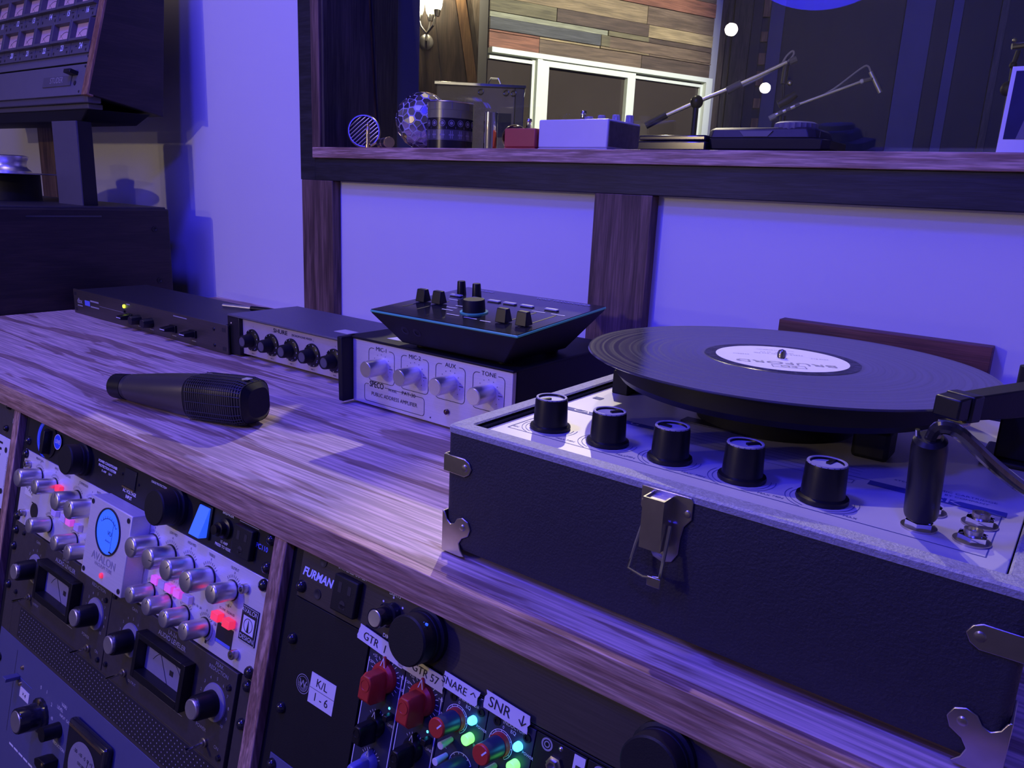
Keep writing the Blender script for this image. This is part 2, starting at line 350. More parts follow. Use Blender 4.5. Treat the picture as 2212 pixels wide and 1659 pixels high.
# window between the two rooms
win = tag(empty('window_1', (0, 0.617, 0.302)), kind='structure')
W0 = Vector((0, 0.617, 0.302))
def wpart(name, mb, m, bev=0.001):
    return mb.xf(Matrix.Translation(-W0)).build(name, m, win, bev)
wpart('casing', MB().box(-0.1254, -0.083, 0.598, 0.617, 0.2625, 1.29), 'black_wood')
wpart('casing', MB().box(-0.083, 2.34, 0.598, 0.617, 0.2625, 0.302), 'black_wood')
wpart('sill', MB().box(-0.083, 2.3, 0.592, 0.76, 0.302, 0.321), 'oak_edge')
wpart('jamb_lining', MB().box(-0.083, -0.0605, 0.592, 0.735, 0.321, 1.25), 'oak_post')
tk = 0.083
def yg(z): return 0.729 - tk * (z - 0.33)
wpart('reveal_board', MB().prism([(-0.0605, 0.597, 0.321), (-0.0605, yg(0.321) - 0.003, 0.321), (-0.0605, yg(1.25) - 0.003, 1.25), (-0.0605, 0.597, 1.25)], (0.006, 0, 0)), 'black_board')
wpart('reveal_board', MB().prism([(-0.0605, yg(0.321) + 0.006, 0.302), (-0.0605, 0.779, 0.302), (-0.0605, 0.779, 1.25), (-0.0605, yg(1.25) + 0.006, 1.25)], (0.006, 0, 0)), 'black_board')
wpart('reveal_board', MB().box(-0.066, -0.0575, 0.781, 0.842, 0.302, 1.25), 'navy_panel')
wpart('pane', MB().prism([(-0.0545, yg(0.321), 0.321), (2.3, yg(0.321), 0.321), (2.3, yg(1.25), 1.25), (-0.0545, yg(1.25), 1.25)], (0, 0.004, 0)), 'glass', 0)

# ------------------------------------------------------------------ the room behind the glass
LP = Vector((-1.512, 3.8653, 0)); LD = Vector((0.3928, 0.9196, 0)); LN = Vector((0.9196, -0.3928, 0))   # plank wall: origin, run, normal to the room
def slab(mb, P, D, N, u0, u1, z0, z1, t0, t1):
    q = [P + D * u0 + N * t0, P + D * u1 + N * t0, P + D * u1 + N * t1, P + D * u0 + N * t1]
    a = [(p.x, p.y, z0) for p in q]
    return mb.prism(a, (0, 0, z1 - z0))
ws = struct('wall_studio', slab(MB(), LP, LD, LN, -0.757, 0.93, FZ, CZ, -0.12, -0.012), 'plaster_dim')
PLK = {}
def plank_mat(rgb):
    k = tuple(rgb)
    if k not in PLK:
        PLK[k] = wood('reclaimed_plank', rgb, [c * 0.55 for c in rgb], grain=(4, 4, 45), fine=(9, 9, 260), rough=0.7, thr=(0.38, 0.66), pore=0.3, offset=(random.random() * 9, random.random() * 9, 0))
    return PLK[k]
TAN, BRN, DKB, GRY, RED, YEL, OLV, SAG = (0.33, 0.24, 0.13), (0.20, 0.135, 0.085), (0.12, 0.08, 0.055), (0.10, 0.10, 0.10), (0.30, 0.12, 0.07), (0.44, 0.33, 0.17), (0.20, 0.17, 0.09), (0.40, 0.40, 0.27)
rows = [(1.012, 1.0955, [(-2.1, -1.2, BRN), (-1.2, -0.434, RED), (-0.434, 0.30, BRN), (0.30, 0.86, DKB)]),
        (1.0955, 1.1080, [(-2.1, -0.434, RED), (-0.434, -0.016, YEL), (-0.016, 0.35, TAN), (0.35, 0.86, BRN)]),
        (1.1080, 1.1710, [(-2.1, -0.80, TAN), (-0.80, -0.016, GRY), (-0.016, 0.05, OLV), (0.05, 0.86, BRN)]),
        (1.1710, 1.2000, [(-2.1, -0.9, BRN), (-0.9, 0.035, SAG), (0.035, 0.34, OLV), (0.34, 0.86, DKB)]),
        (1.2000, 1.2720, [(-2.1, -0.33, OLV), (-0.33, 0.335, DKB), (0.335, 0.86, YEL)]),
        (1.2720, 1.3760, [(-2.1, -0.7, TAN), (-0.7, 0.32, TAN), (0.32, 0.86, BRN)]),
        (1.3760, 1.4600, [(-2.1, -0.9, BRN), (-0.9, 0.10, YEL), (0.10, 0.86, RED)]),
        (1.4600, 1.5600, [(-2.1, -0.2, OLV), (-0.2, 0.86, BRN)]), (1.56, 1.66, [(-2.1, -0.6, TAN), (-0.6, 0.86, DKB)]), (1.66, 1.78, [(-2.1, 0.1, BRN), (0.1, 0.86, TAN)])]
for z0, z1, ps in rows:
    for (u0, u1, c) in ps:
        u0 = max(u0, -0.757)
        if u1 < -0.74: continue
        t = random.uniform(0.004, 0.014)
        slab(MB(), LP, LD, LN, u0 + 0.002, u1 - 0.002, z0 + 0.0015, z1 - 0.0015, -0.012, t).build('plank', plank_mat(c), ws)
for z0 in (FZ, -0.5, -0.2, 0.1):
    slab(MB(), LP, LD, LN, -0.755, 0.86, z0 + 0.002, z0 + 0.278, -0.012, 0.008).build('plank', plank_mat(BRN), ws)
# white sliding window
w2 = tag(empty('window_2'), kind='structure')
def wv(name, u0, u1, z0, z1, t0, t1, m='window_vinyl'): return slab(MB(), LP, LD, LN, u0, u1, z0, z1, t0, t1).build(name, m, w2)
wv('frame', -0.757, 0.852, 0.985, 1.0115, 0.0, 0.05); wv('frame', 0.800, 0.852, 0.38, 0.985, 0.0, 0.05); wv('frame', -0.757, 0.852, 0.38, 0.42, 0.0, 0.05)
wv('mullion', -0.462, -0.428, 0.42, 0.985, 0.0, 0.045)
wv('sash', -0.428, -0.378, 0.42, 0.985, 0.0, 0.035); wv('sash', 0.184, 0.243, 0.42, 0.985, 0.0, 0.035); wv('sash', -0.378, 0.184, 0.950, 0.985, 0.0, 0.035)
wv('sash', 0.243, 0.800, 0.955, 0.972, 0.0, 0.02); wv('sash', 0.780, 0.800, 0.42, 0.955, 0.0, 0.02)
wv('sash', -0.482, -0.462, 0.42, 0.985, 0.0, 0.02); wv('sash', -0.757, -0.482, 0.955, 0.972, 0.0, 0.02)
wv('pane', -0.378, 0.184, 0.42, 0.950, -0.004, 0.004, 'night_glass'); wv('pane', 0.243, 0.780, 0.42, 0.955, -0.004, 0.002, 'night_glass'); wv('pane', -0.757, -0.482, 0.42, 0.955, -0.004, 0.002, 'night_glass')
# brown board wall that carries the sconce
SP = Vector((-2.4622, 3.487, 0)); SD = Vector((0.7321, 0.6812, 0)); SN = Vector((0.6812, -0.7321, 0))
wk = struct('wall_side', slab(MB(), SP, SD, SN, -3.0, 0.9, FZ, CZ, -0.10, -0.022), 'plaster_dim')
def slant(t0, b0, t1, b1, m, d0, d1):
    # board between two slanted joints given by their run at z=1.388 and z=0.51
    def at(t, b, z): return b + (t - b) * (z - 0.51) / 0.878
    pts = [(at(t0, b0, -0.5), -0.5), (at(t1, b1, -0.5), -0.5), (at(t1, b1, 2.0), 2.0), (at(t0, b0, 2.0), 2.0)]
    P = [SP + SD * u + SN * d0 + Vector((0, 0, z)) for u, z in pts]
    return MB().prism(P, SN * (d1 - d0)).build('board', m, wk)
bw1 = wood('brown_board', (0.13, 0.085, 0.06), (0.06, 0.038, 0.028), grain=(25, 25, 4), fine=(160, 160, 8), rough=0.6, thr=(0.35, 0.65))
bw2 = wood('orange_board', (0.28, 0.15, 0.07), (0.16, 0.08, 0.04), grain=(25, 25, 4), fine=(160, 160, 8), rough=0.6)
bw3 = wood('grey_board', (0.26, 0.21, 0.17), (0.17, 0.13, 0.10), grain=(25, 25, 4), fine=(160, 160, 8), rough=0.6)
slant(-1.2, -1.0, -0.310, -0.288, bw1, -0.022, 0.0); slant(-0.305, -0.284, -0.174, -0.105, 'navy_panel', -0.022, 0.0)  # navy board paints the shade of the far wall as a dark strip
slant(-0.170, -0.101, -0.05, 0.06, bw1, -0.022, 0.006); slant(-0.047, 0.063, 0.085, 0.247, bw1, -0.022, 0.0); slant(0.089, 0.251, 0.151, 0.313, bw2, -0.022, 0.012)
slant(0.155, 0.317, 0.184, 0.337, 'black_board', -0.022, -0.008); slant(0.187, 0.340, 0.305, 0.3445, bw3, -0.022, 0.006)
# far wall of dark boards, timber column, and window reflections painted as boards
FP = Vector((-0.6435, 5.0224, 0)); FD = Vector((0.9505, 0.3107, 0)); FN = Vector((0.3107, -0.9505, 0))
wf = struct('wall_far', slab(MB(), FP, FD, FN, -0.68, 3.6, FZ, CZ, -0.12, -0.02), 'curtain')
for u0, u1, m, t in [(-0.66, -0.555, bw1, 0.03), (-0.55, -0.515, 'black_board', -0.01), (-0.51, -0.40, 'black_board', 0.01), (-0.395, -0.335, 'curtain', -0.01), (-0.285, -0.200, 'navy_panel', 0.0),
                     (-0.195, 0.50, 'curtain', -0.01), (0.505, 0.665, 'navy_panel', 0.0), (0.67, 0.76, 'curtain', -0.01), (0.765, 0.82, 'navy_panel', 0.0), (0.825, 1.02, 'curtain', -0.01), (1.022, 1.06, 'black_board', 0.01), (1.065, 1.8, 'curtain', -0.01)]:  # bands towards the right stand in for reflections in the window
    slab(MB(), FP, FD, FN, u0, u1, FZ, CZ, -0.02, t).build('board', m, wf)
for k, z0 in enumerate((0.72, 0.86, 1.00, 1.13, 1.27, 1.42)):
    slab(MB(), FP, FD, FN, -0.332, -0.289, z0, z0 + (0.075, 0.06, 0.09, 0.07, 0.06, 0.12)[k], -0.02, 0.0).build('batten', bw2, wf)

# ------------------------------------------------------------------ worktop and rack cabinet
T = 0.222277; XL, YR, ZT = 0.12167, -0.00457, -0.06709          # slope of the rack fronts, left edge of the middle bay, reference height
def rk(x, s, off=0.0): return Vector((x, YR - s * math.sin(T) - off * math.cos(T), ZT - s * math.cos(T) + off * math.sin(T)))
def rack(name, label, cat, x, s, group=None): return thing(name, label, cat, rk(x, s), (-T, 0, 0), group)
wt = thing('worktop', 'long oak worktop with striped grain under the turntable and amplifiers', 'worktop', (0.6, 0.3, -0.027))
o = MB().box(-0.448 - 0.6, 1.9 - 0.6, 0.010 - 0.3, 0.617 - 0.3, 0.0, 0.027).build('top', 'oak_top', wt)
o = MB().box(-0.448 - 0.6, 1.9 - 0.6, 0.0 - 0.3, 0.010 - 0.3, 0.0, 0.027).build('edge_band', 'oak_edge', wt, 0.0007)
cab = thing('rack_cabinet', 'oak rack cabinet with sloping front below the worktop', 'cabinet', (0.6, 0.3, FZ))
def slope_y(z): return YR + (z - ZT) * math.tan(T)
def cab_board(name, x0, x1, recess, m, depth=0.5, zt=-0.0275, bev=0.0):
    c = cab.location; zb = FZ
    P = [(x0, slope_y(zt) + recess, zt), (x0, slope_y(zb) + recess, zb), (x0, depth, zb), (x0, depth, zt)]
    mb = MB().prism([Vector(p) - Vector(c) for p in P], (x1 - x0, 0, 0))
    return mb.build(name, m, cab, bev)
for x0 in (-0.434, 0.083, 0.6045, 1.1225):
    cab_board('divider', x0, x0 + 0.0165, -0.003, 'oak_divider', bev=0.001)
    cab_board('rack_rail', x0 + 0.0165, x0 + 0.0375, 0.0058, 'matte_black', depth=0.06)
    if x0 > 0: cab_board('rack_rail', x0 - 0.018, x0, 0.0058, 'matte_black', depth=0.06)
c = cab.location
MB().box(-0.434 - c.x, 1.139 - c.x, 0.5 - c.y, 0.512 - c.y, 0, -FZ - 0.028).build('back_panel', 'black_board', cab)

# ------------------------------------------------------------------ rack gear parts
def panel(root, W, H, m, depth=0.18, th=0.003, ch_in=0.022, chassis=True, top=0.0):
    MB().box(0, W, 0, th, -H, -top).build('front_panel', m, root, 0.0004)
    if chassis: MB().box(ch_in, W - ch_in, th, depth, -H + 0.002, -0.002 - top).build('chassis', 'matte_black', root)
def knob_alu(root, x, z, r, L, ang=80):
    k = MB().lathe((0, 0, 0), OUT, [(0, 0), (r, 0), (r, L - 0.0022), (r * 0.88, L - 0.0004), (r * 0.80, L), (0, L - 0.0004)], 28).build('knob', 'alu', root, loc=(x, 0, z))
    MB().lathe((0, 0, 0), OUT, [(0, 0), (r * 1.06, 0), (r * 1.06, 0.0012), (0, 0.0012)], 28).build('knob_ring', 'black', k)
    a = math.radians(ang); MB().seg((r * 0.35 * math.cos(a), r * 0.35 * math.sin(a)), (r * 0.86 * math.cos(a), r * 0.86 * math.sin(a)), 0.0007, -L - 0.0001).build('pointer', 'ink', k)
    return k
def lamp_tube(root, x, z, r, L):
    k = MB().lathe((0, 0, 0), OUT, [(0, 0), (r * 1.12, 0), (r * 1.12, 0.004), (r * 1.0, 0.005), (r, 0.008), (r * 0.97, 0.0085), (r * 0.97, 0.010), (r, 0.0105), (r, L - 0.0012), (r * 0.94, L), (0, L)], 32).build('lamp_tube', 'matte_black', root, loc=(x, 0, z))
    return k
def outlet(root, x0, x1, z0, z1, out=0.006):
    o = MB().box(x0, x1, -out, 0, z0, z1).build('outlet', 'matte_black', root, 0.0012)
    cx, cz = (x0 + x1) / 2, (z0 + z1) / 2; y = -out - 0.0002; w_, h_ = x1 - x0, z1 - z0
    s = MB().rect(cx - w_ * 0.27, cx - w_ * 0.13, cz + h_ * 0.05, cz + h_ * 0.34, y).rect(cx + w_ * 0.13, cx + w_ * 0.27, cz + h_ * 0.08, cz + h_ * 0.32, y)
    s.disc(cx, cz - h_ * 0.24, w_ * 0.12, y).rect(cx - w_ * 0.12, cx + w_ * 0.12, cz - h_ * 0.36, cz - h_ * 0.24, y); s.build('outlet_slot', 'ink', o)
    return o
def toggle(root, x, z, L=0.014, dx=-0.3):
    b = MB().lathe((0, 0, 0), OUT, [(0, 0), (0.0042, 0), (0.0042, 0.002), (0.003, 0.0024), (0.003, 0.004), (0, 0.004)], 12).build('toggle_switch', 'steel', root, loc=(x, 0, z))
    MB().tube([(0, -0.003, 0), (0, -0.009, -0.001), (0, -0.003 - L, -0.002)], [0.0011, 0.0014, 0.0018], 10).build('lever', 'chrome', b); return b

# ---- power conditioner in the middle bay
u = rack('power_conditioner', 'black rack power conditioner with two pull-out lamp tubes and blue rocker switch', 'power conditioner', XL, -0.0444)
panel(u, 0.4826, 0.0437, 'panel_black', top=0.0036)
dome_bolt(u, [(0.006, -0.0335), (0.4766, -0.0345), (0.4766, -0.010)])
MB().disc(0.047, -0.0218, 0.0214, -0.0004, 40).build('sticker', 'sticker_blue', u)
MB().disc(0.047, -0.0218, 0.0186, -0.0006, 40, r_in=0.0182).build('sticker_line', 'white_print', u)
MB().lathe((0.056, 0, -0.0213), OUT, [(0, 0), (0.0205, 0), (0.0205, 0.0015), (0, 0.0015)], 40).build('round_cover', 'panel_black', u)
MB().box(0.0560, 0.0640, -0.010, 0, -0.036, -0.0085).box(0.050, 0.0560, -0.004, 0, -0.036, -0.031).box(0.050, 0.0560, -0.004, 0, -0.013, -0.0085).build('latch', 'black', u, 0.0008)
st = MB().disc(0.081, -0.0175, 0.0088, -0.0018, 32).build('live_sticker', 'sticker_blue', u)
MB().disc(0.081, -0.0175, 0.0088, -0.002, 32, r_in=0.0080).text('LIVE', 0.081, -0.0175, 0.0062, -0.002, bold=0.02).build('sticker_print', 'white_print', st)
lamp_tube(u, 0.1440, -0.0220, 0.0163, 0.021); lamp_tube(u, 0.3320, -0.0215, 0.0168, 0.024)
p = MB().text('POWER CONDITIONER', 0.1945, -0.0155, 0.0038, bold=0.03).text('PROTECTION SYSTEM', 0.1945, -0.0200, 0.0038, bold=0.03).text('15 AMP     120 V', 0.1945, -0.0246, 0.0032, bold=0.02)
p.text('AC VOLTAGE', 0.2445, -0.0325, 0.0048, bold=0.03, sx=0.9).text('INPUT', 0.2445, -0.0378, 0.0048, bold=0.03, sx=0.9).text('SURGE PROTECTION', 0.296, -0.0105, 0.0030, bold=0.02)
p.text('BREAKER', 0.4125, -0.0065, 0.0042, bold=0.02).text('ALWAYS ON', 0.4445, -0.0045, 0.0040, bold=0.02).text('15 AMP', 0.4125, -0.0330, 0.0036, bold=0.02).text('PRESS TO RESET', 0.4125, -0.0370, 0.0036, bold=0.02).rect(0.4300, 0.4580, -0.0072, -0.0068)
p.build('lettering', 'white_print', u)
MB().text('PC110', 0.4655, -0.0205, 0.0062, bold=0.02).build('model_number', 'blue_print', u)
wn = MB().box(0.2315, 0.2545, -0.0012, 0, -0.028, -0.009).build('meter_window', 'gloss_black', u, 0.0004)
MB().box(0.2315, 0.2545, -0.0022, 0, -0.0292, -0.0280).build('brass_line', 'brass', wn)
MB().lathe((0.2265, 0, -0.0175), OUT, [(0, 0), (0.0016, 0), (0.0012, 0.0012), (0, 0.0014)], 10).build('screw', 'black', u); MB().lathe((0.2600, 0, -0.0205), OUT, [(0, 0), (0.0016, 0), (0.0012, 0.0012), (0, 0.0014)], 10).build('screw', 'black', u)
for x, z in ((0.3105, -0.0125), (0.4315, -0.0035)): MB().lathe((x, 0, z), OUT, [(0, 0), (0.0017, 0), (0.0015, 0.0016), (0, 0.0024)], 12).build('indicator_lamp', 'led_red', u)
sw = MB().box(0.3690, 0.3910, -0.002, 0, -0.0375, -0.0065).build('switch_frame', 'black', u, 0.0006)
rs = MB().prism([(0.3715, -0.003, -0.0085), (0.3715, -0.0105, -0.0355), (0.3715, 0, -0.0360), (0.3715, 0, -0.0085)], (0.0165, 0, 0)).build('rocker', 'switch_blue', sw, 0.0006)
bk = MB().lathe((0.4125, 0, -0.0195), OUT, [(0, 0), (0.0092, 0), (0.0092, 0.003), (0.0065, 0.004), (0.0065, 0.009), (0.0045, 0.0095), (0.0045, 0.013), (0, 0.0135)], 24).build('breaker_button', 'black', u)
outlet(u, 0.4305, 0.4575, -0.0355, -0.0085)

# ---- silver channel strip
u = rack('channel_strip', 'silver tube channel strip with aluminium knobs and blue lit meter', 'preamp', XL, 0.0)
panel(u, 0.4826, 0.0881, 'silver', 0.22, 0.005)
dome_bolt(u, [(0.0045, -0.0052), (0.0045, -0.0815), (0.4762, -0.0055), (0.4762, -0.0828)], r=0.0056)
hexbolt(u, [(0.0165, -0.0150), (0.0200, -0.0735), (0.4535, -0.0162), (0.4540, -0.0752)])
pr = MB()
for nm, x, z, r, L, a in [('a', 0.0437, -0.0238, 0.0105, 0.024, 80), ('a', 0.0840, -0.0236, 0.0088, 0.022, 100), ('a', 0.1395, -0.0248, 0.0105, 0.024, 90), ('a', 0.1712, -0.0250, 0.0105, 0.024, 60),
                          ('b', 0.0838, -0.0690, 0.0090, 0.022, 95), ('b', 0.1467, -0.0694, 0.0088, 0.022, 90), ('b', 0.1786, -0.0700, 0.0088, 0.022, 100),
                          ('c', 0.3011, -0.0252, 0.0104, 0.024, 2), ('c', 0.3331, -0.0260, 0.0104, 0.024, 3), ('c', 0.3649, -0.0261, 0.0104, 0.024, 45), ('c', 0.3980, -0.0258, 0.0104, 0.024, 45), ('c', 0.4346, -0.0245, 0.0088, 0.022, 70),
                          ('d', 0.3088, -0.0699, 0.0086, 0.022, 60), ('d', 0.3399, -0.0703, 0.0086, 0.022, 80), ('d', 0.3704, -0.0710, 0.0086, 0.022, 70), ('d', 0.4035, -0.0701, 0.0086, 0.022, 70)]:
    knob_alu(u, x, z, r, L, a)
    pr.ticks(x, z, r + 0.0022, r + 0.0048, 9, 45, 135, 0.0004)
    pr.text('0', x, z + r + 0.0068, 0.003)
for t, x, z in [('PREAMP GAIN', 0.040, -0.0042), ('INPUT', 0.084, -0.0040), ('THRESHOLD', 0.110, -0.0050), ('COMPRESSION', 0.150, -0.0048), ('RATIO', 0.185, -0.0048), ('BASS', 0.3011, -0.0045), ('LOW MID', 0.3331, -0.0045), ('HIGH MID', 0.3649, -0.0045), ('TREBLE', 0.3980, -0.0048), ('OUTPUT', 0.4340, -0.0055),
                ('EQ IN   .5   1   2', 0.345, -0.0475), ('50   100   200', 0.345, -0.0620), ('SC-LINK   EQUALIZE', 0.432, -0.0450), ('- dB +', 0.4330, -0.0395), ('10k  15k  20k', 0.388, -0.0560), ('15k', 0.4180, -0.0620), ('30', 0.372, -0.0580)]:
    pr.text(t, x, z, 0.0036 if len(t) < 12 else 0.0030, sx=0.85)
pr.poly([(0.4035 + 0.0125 * math.cos(math.radians(a)), -0.0701 + 0.0125 * math.sin(math.radians(a))) for a in range(-70, 40, 10)], 0.0004)
pr.rect(0.407, 0.4095, -0.0835, -0.0805).rect(0.0350, 0.0440, -0.0575, -0.0560)
pr.build('lettering', 'ink', u)
MB().box(0.0140, 0.0350, -0.0004, 0, -0.0520, -0.0385).build('tape_label', 'paper', u); MB().text('DI 33.2', 0.0250, -0.0440, 0.0070, -0.0006, rot=-0.3).build('tape_writing', 'ink', u)
MB().lathe((0.0440, -0.0002, -0.0650), OUT, [(0, 0), (0.0092, 0), (0.0092, 0.0006), (0, 0.0004)], 28).build('jack_socket', 'ink', u)
for x, z, m in [(0.1010, -0.0505, 'btn_clear'), (0.1230, -0.0508, 'btn_clear'), (0.1360, -0.0510, 'led_pink'), (0.1560, -0.0512, 'btn_clear'), (0.1010, -0.0225, 'led_red'), (0.3190, -0.0545, 'led_pink'), (0.3320, -0.0543, 'btn_clear'), (0.3440, -0.0541, 'led_pink'), (0.3590, -0.0539, 'led_pink'), (0.3745, -0.0536, 'btn_clear'), (0.4235, -0.0518, 'led_red'), (0.4410, -0.0520, 'led_red')]:
    big = x > 0.42
    MB().box(x - 0.0055, x + 0.0055, -0.0065 if big else -0.005, 0, z - 0.0038, z + 0.0038).build('push_button', m, u, 0.0007)
hf = MB().box(0.4215, 0.4460, -0.0004, 0, -0.0760, -0.0580).build('switch_recess', 'ink', u, 0.0002)
MB().rect(0.4225, 0.4445, -0.0755, -0.0725, -0.0006).build('recess_glow', 'blue_print', hf)
lg = MB().box(0.4535, 0.4770, -0.0010, 0, -0.0612, -0.0298).build('badge', 'ink', u, 0.0004)
MB().rect(0.4572, 0.4733, -0.0530, -0.0380, -0.0012).text('AVALON', 0.4652, -0.0338, 0.0058, -0.0012).text('DESIGN', 0.4652, -0.0570, 0.0058, -0.0012).poly([(0.4542, -0.0605), (0.4763, -0.0605), (0.4763, -0.0305), (0.4542, -0.0305)], 0.0004, True, -0.0012).build('badge_print', 'white_print', lg)
MB().disc(0.4652, -0.0455, 0.0062, -0.0014, 30, r_in=0.0057).add([(0.4652 - 0.0016, -0.0014, -0.0515), (0.4652 + 0.0016, -0.0014, -0.0515), (0.4652, -0.0014, -0.0395)], [(0, 1, 2)]).build('badge_needle', 'ink', lg)
vb = MB().box(0.2097, 0.2920, -0.020, 0, -0.0800, 0.0022).build('meter_housing', 'silver', u, 0.0010)
for x in (0.2150, 0.2867):
    for z in (-0.0035, -0.0745): MB().lathe((x, -0.020, z), OUT, [(0, 0.0002), (0.0026, 0.0002), (0.0026, 0.0006), (0.0012, 0.0006), (0.0012, 0.0003), (0, 0.0003)], 16).build('housing_screw', 'dark_metal', vb)
cx, cz = 0.2520, -0.0250
MB().lathe((cx, -0.020, cz), OUT, [(0.0228, 0.0), (0.0240, 0.0), (0.0240, 0.0012), (0.0226, 0.0012), (0.0226, 0.0), (0, 0.0001)], 48).build('meter_bezel', 'dark_metal', vb)
dl = MB().disc(cx, cz, 0.0224, -0.0203, 48).build('meter_dial', 'vu_blue', vb)
MB().poly([(cx + 0.019 * math.cos(math.radians(a)), cz - 0.006 + 0.019 * math.sin(math.radians(a))) for a in range(42, 140, 7)], 0.0006, y=-0.0206).ticks(cx, cz - 0.006, 0.019, 0.0215, 9, 42, 138, 0.0005, -0.0206).seg((cx + 0.0085, cz - 0.018), (cx + 0.0090, cz + 0.012), 0.0005, -0.0206).text('VU', cx + 0.004, cz - 0.001, 0.0065, -0.0206).rect(cx + 0.0065, cx + 0.0125, cz - 0.0195, cz - 0.0178, -0.0206).text('Avalon', cx + 0.002, cz - 0.009, 0.0035, -0.0206).build('dial_print', 'ink', vb)
MB().text('AVALON', cx - 0.001, -0.0550, 0.0115, -0.0203, sx=1.05).text('VACUUM TUBE', cx, -0.0618, 0.0052, -0.0203).build('housing_print', 'dim_print', vb)
MB().lathe((cx, -0.020, -0.0700), OUT, [(0, 0), (0.0028, 0), (0.0026, 0.0018), (0, 0.0030)], 16).build('indicator_lamp', 'led_red', vb)

# ---- tray with perforated strip and two half-width levelers
u = rack('rack_tray', 'black rack tray with perforated strip below the two brown levelers', 'rack tray', XL, 0.0887)
MB().box(0, 0.0235, 0, 0.003, -0.1335, 0).box(0.4665, 0.4826, 0, 0.003, -0.1335, 0).box(0.0235, 0.4665, 0, 0.003, -0.1335, -0.0905).build('front_panel', 'brown_panel', u, 0.0004)
MB().box(0.0235, 0.4665, 0.003, 0.2, -0.0935, -0.0905).build('tray_floor', 'matte_black', u)
MB().box(0.045, 0.4665, -0.0004, 0, -0.1290, -0.0935).build('vent_strip', 'ink', u)
vp = MB()
for i in range(8):
    for j in range(66): vp.disc(0.0500 + j * 0.0063 + (i % 2) * 0.00315, -0.0960 - i * 0.0044, 0.00085, -0.0007, 5)
tag(vp.build('perforations', 'dim_print', u), kind='stuff')
dome_bolt(u, [(0.006, -0.010), (0.006, -0.030), (0.006, -0.078), (0.4770, -0.0060), (0.4770, -0.040)])
def leveler(x, label):
    r = rack('audio_leveler', label, 'compressor', x, 0.0892, 'half-width levelers in the rack tray')
    Wd, Hh = 0.2195, 0.0885
    MB().box(0.0004, Wd - 0.0004, -0.002, 0.15, -Hh, 0).build('case', 'brown_panel', r, 0.0006)
    def F(mb): return mb.xf(Matrix.Translation((0, -0.002, 0)))
    for kx, nm in ((0.0465, 'GAIN'), (0.1930, 'PEAK\nREDUCTION')):
        sk = F(MB().lathe((kx, 0, -0.0372), OUT, [(0, 0), (0.0170, 0), (0.0165, 0.0012), (0.0120, 0.0020), (0, 0.002)], 36)).build('knob_skirt', 'dial_white', r)
        kb = F(MB().lathe((kx, -0.002, -0.0372), OUT, [(0, 0), (0.0116, 0), (0.0108, 0.017), (0.0102, 0.018), (0, 0.018)], 28)).build('knob', 'black', r)
        F(MB().lathe((kx, -0.0195, -0.0372), OUT, [(0, 0), (0.0088, 0), (0.0088, 0.003), (0.0080, 0.0036), (0, 0.0034)], 24)).build('knob_cap', 'alu', kb)
    pt = MB()
    for kx in (0.0465, 0.1930):
        for k in range(11):
            a = math.radians(225 - 27 * k); pt.text(str(k), kx + 0.0215 * math.cos(a), -0.0372 + 0.0215 * math.sin(a), 0.0042)
    pt.text('GAIN', 0.0465, -0.0060, 0.0045).text('PEAK', 0.1930, -0.0035, 0.0052).text('REDUCTION', 0.1930, -0.0088, 0.0052).text('LA-3A', 0.1160, -0.0045, 0.0058).text('AUDIO LEVELER', 0.1160, -0.0105, 0.0066, bold=0.02)
    pt.text('UNIVERSAL AUDIO', 0.1160, -0.0640, 0.0062, bold=0.02).text('OUTPUT', 0.0600, -0.0760, 0.0038).text('POWER', 0.1800, -0.0660, 0.0046).text('ON', 0.2060, -0.0735, 0.0044).rect(0.082, 0.150, -0.0702, -0.0696)
    F(pt).build('lettering', 'dim_print', r)
    mf = F(MB().box(0.0720, 0.0780, -0.011, 0, -0.0600, -0.0155).box(0.1520, 0.1585, -0.011, 0, -0.0600, -0.0155).box(0.0780, 0.1520, -0.011, 0, -0.0210, -0.0155).box(0.0780, 0.1520, -0.011, 0, -0.0600, -0.0520)).build('meter_frame', 'black', r, 0.0005)
    md = F(MB().rect(0.0780, 0.1520, -0.0520, -0.0210, -0.0006)).build('meter_dial', 'dial_white', mf)
    F(MB().seg((0.119, -0.0520), (0.100, -0.0245), 0.0007, -0.0009).poly([(0.1155 + 0.030 * math.cos(math.radians(a)), -0.056 + 0.030 * math.sin(math.radians(a))) for a in range(40, 145, 8)], 0.0005, y=-0.0009).rect(0.1210, 0.1270, -0.0420, -0.0370, -0.0009)).build('dial_print', 'ink', mf)
    toggle(r, 0.0440, -0.0720, 0.016).location.y = -0.002; toggle(r, 0.1890, -0.0760, 0.016).location.y = -0.002
    for x_, z_ in ((0.008, -0.006), (0.211, -0.016), (0.008, -0.078), (0.2115, -0.0800)): F(MB().lathe((x_, 0, z_), OUT, [(0, 0), (0.0030, 0), (0.0024, 0.0022), (0, 0.0030)], 12)).build('screw', 'gloss_black', r)
    return r
leveler(XL + 0.0240, 'brown half-width leveler with small meter, the left one in the tray')
leveler(XL + 0.2440, 'brown half-width leveler with small meter, beside the oak divider')

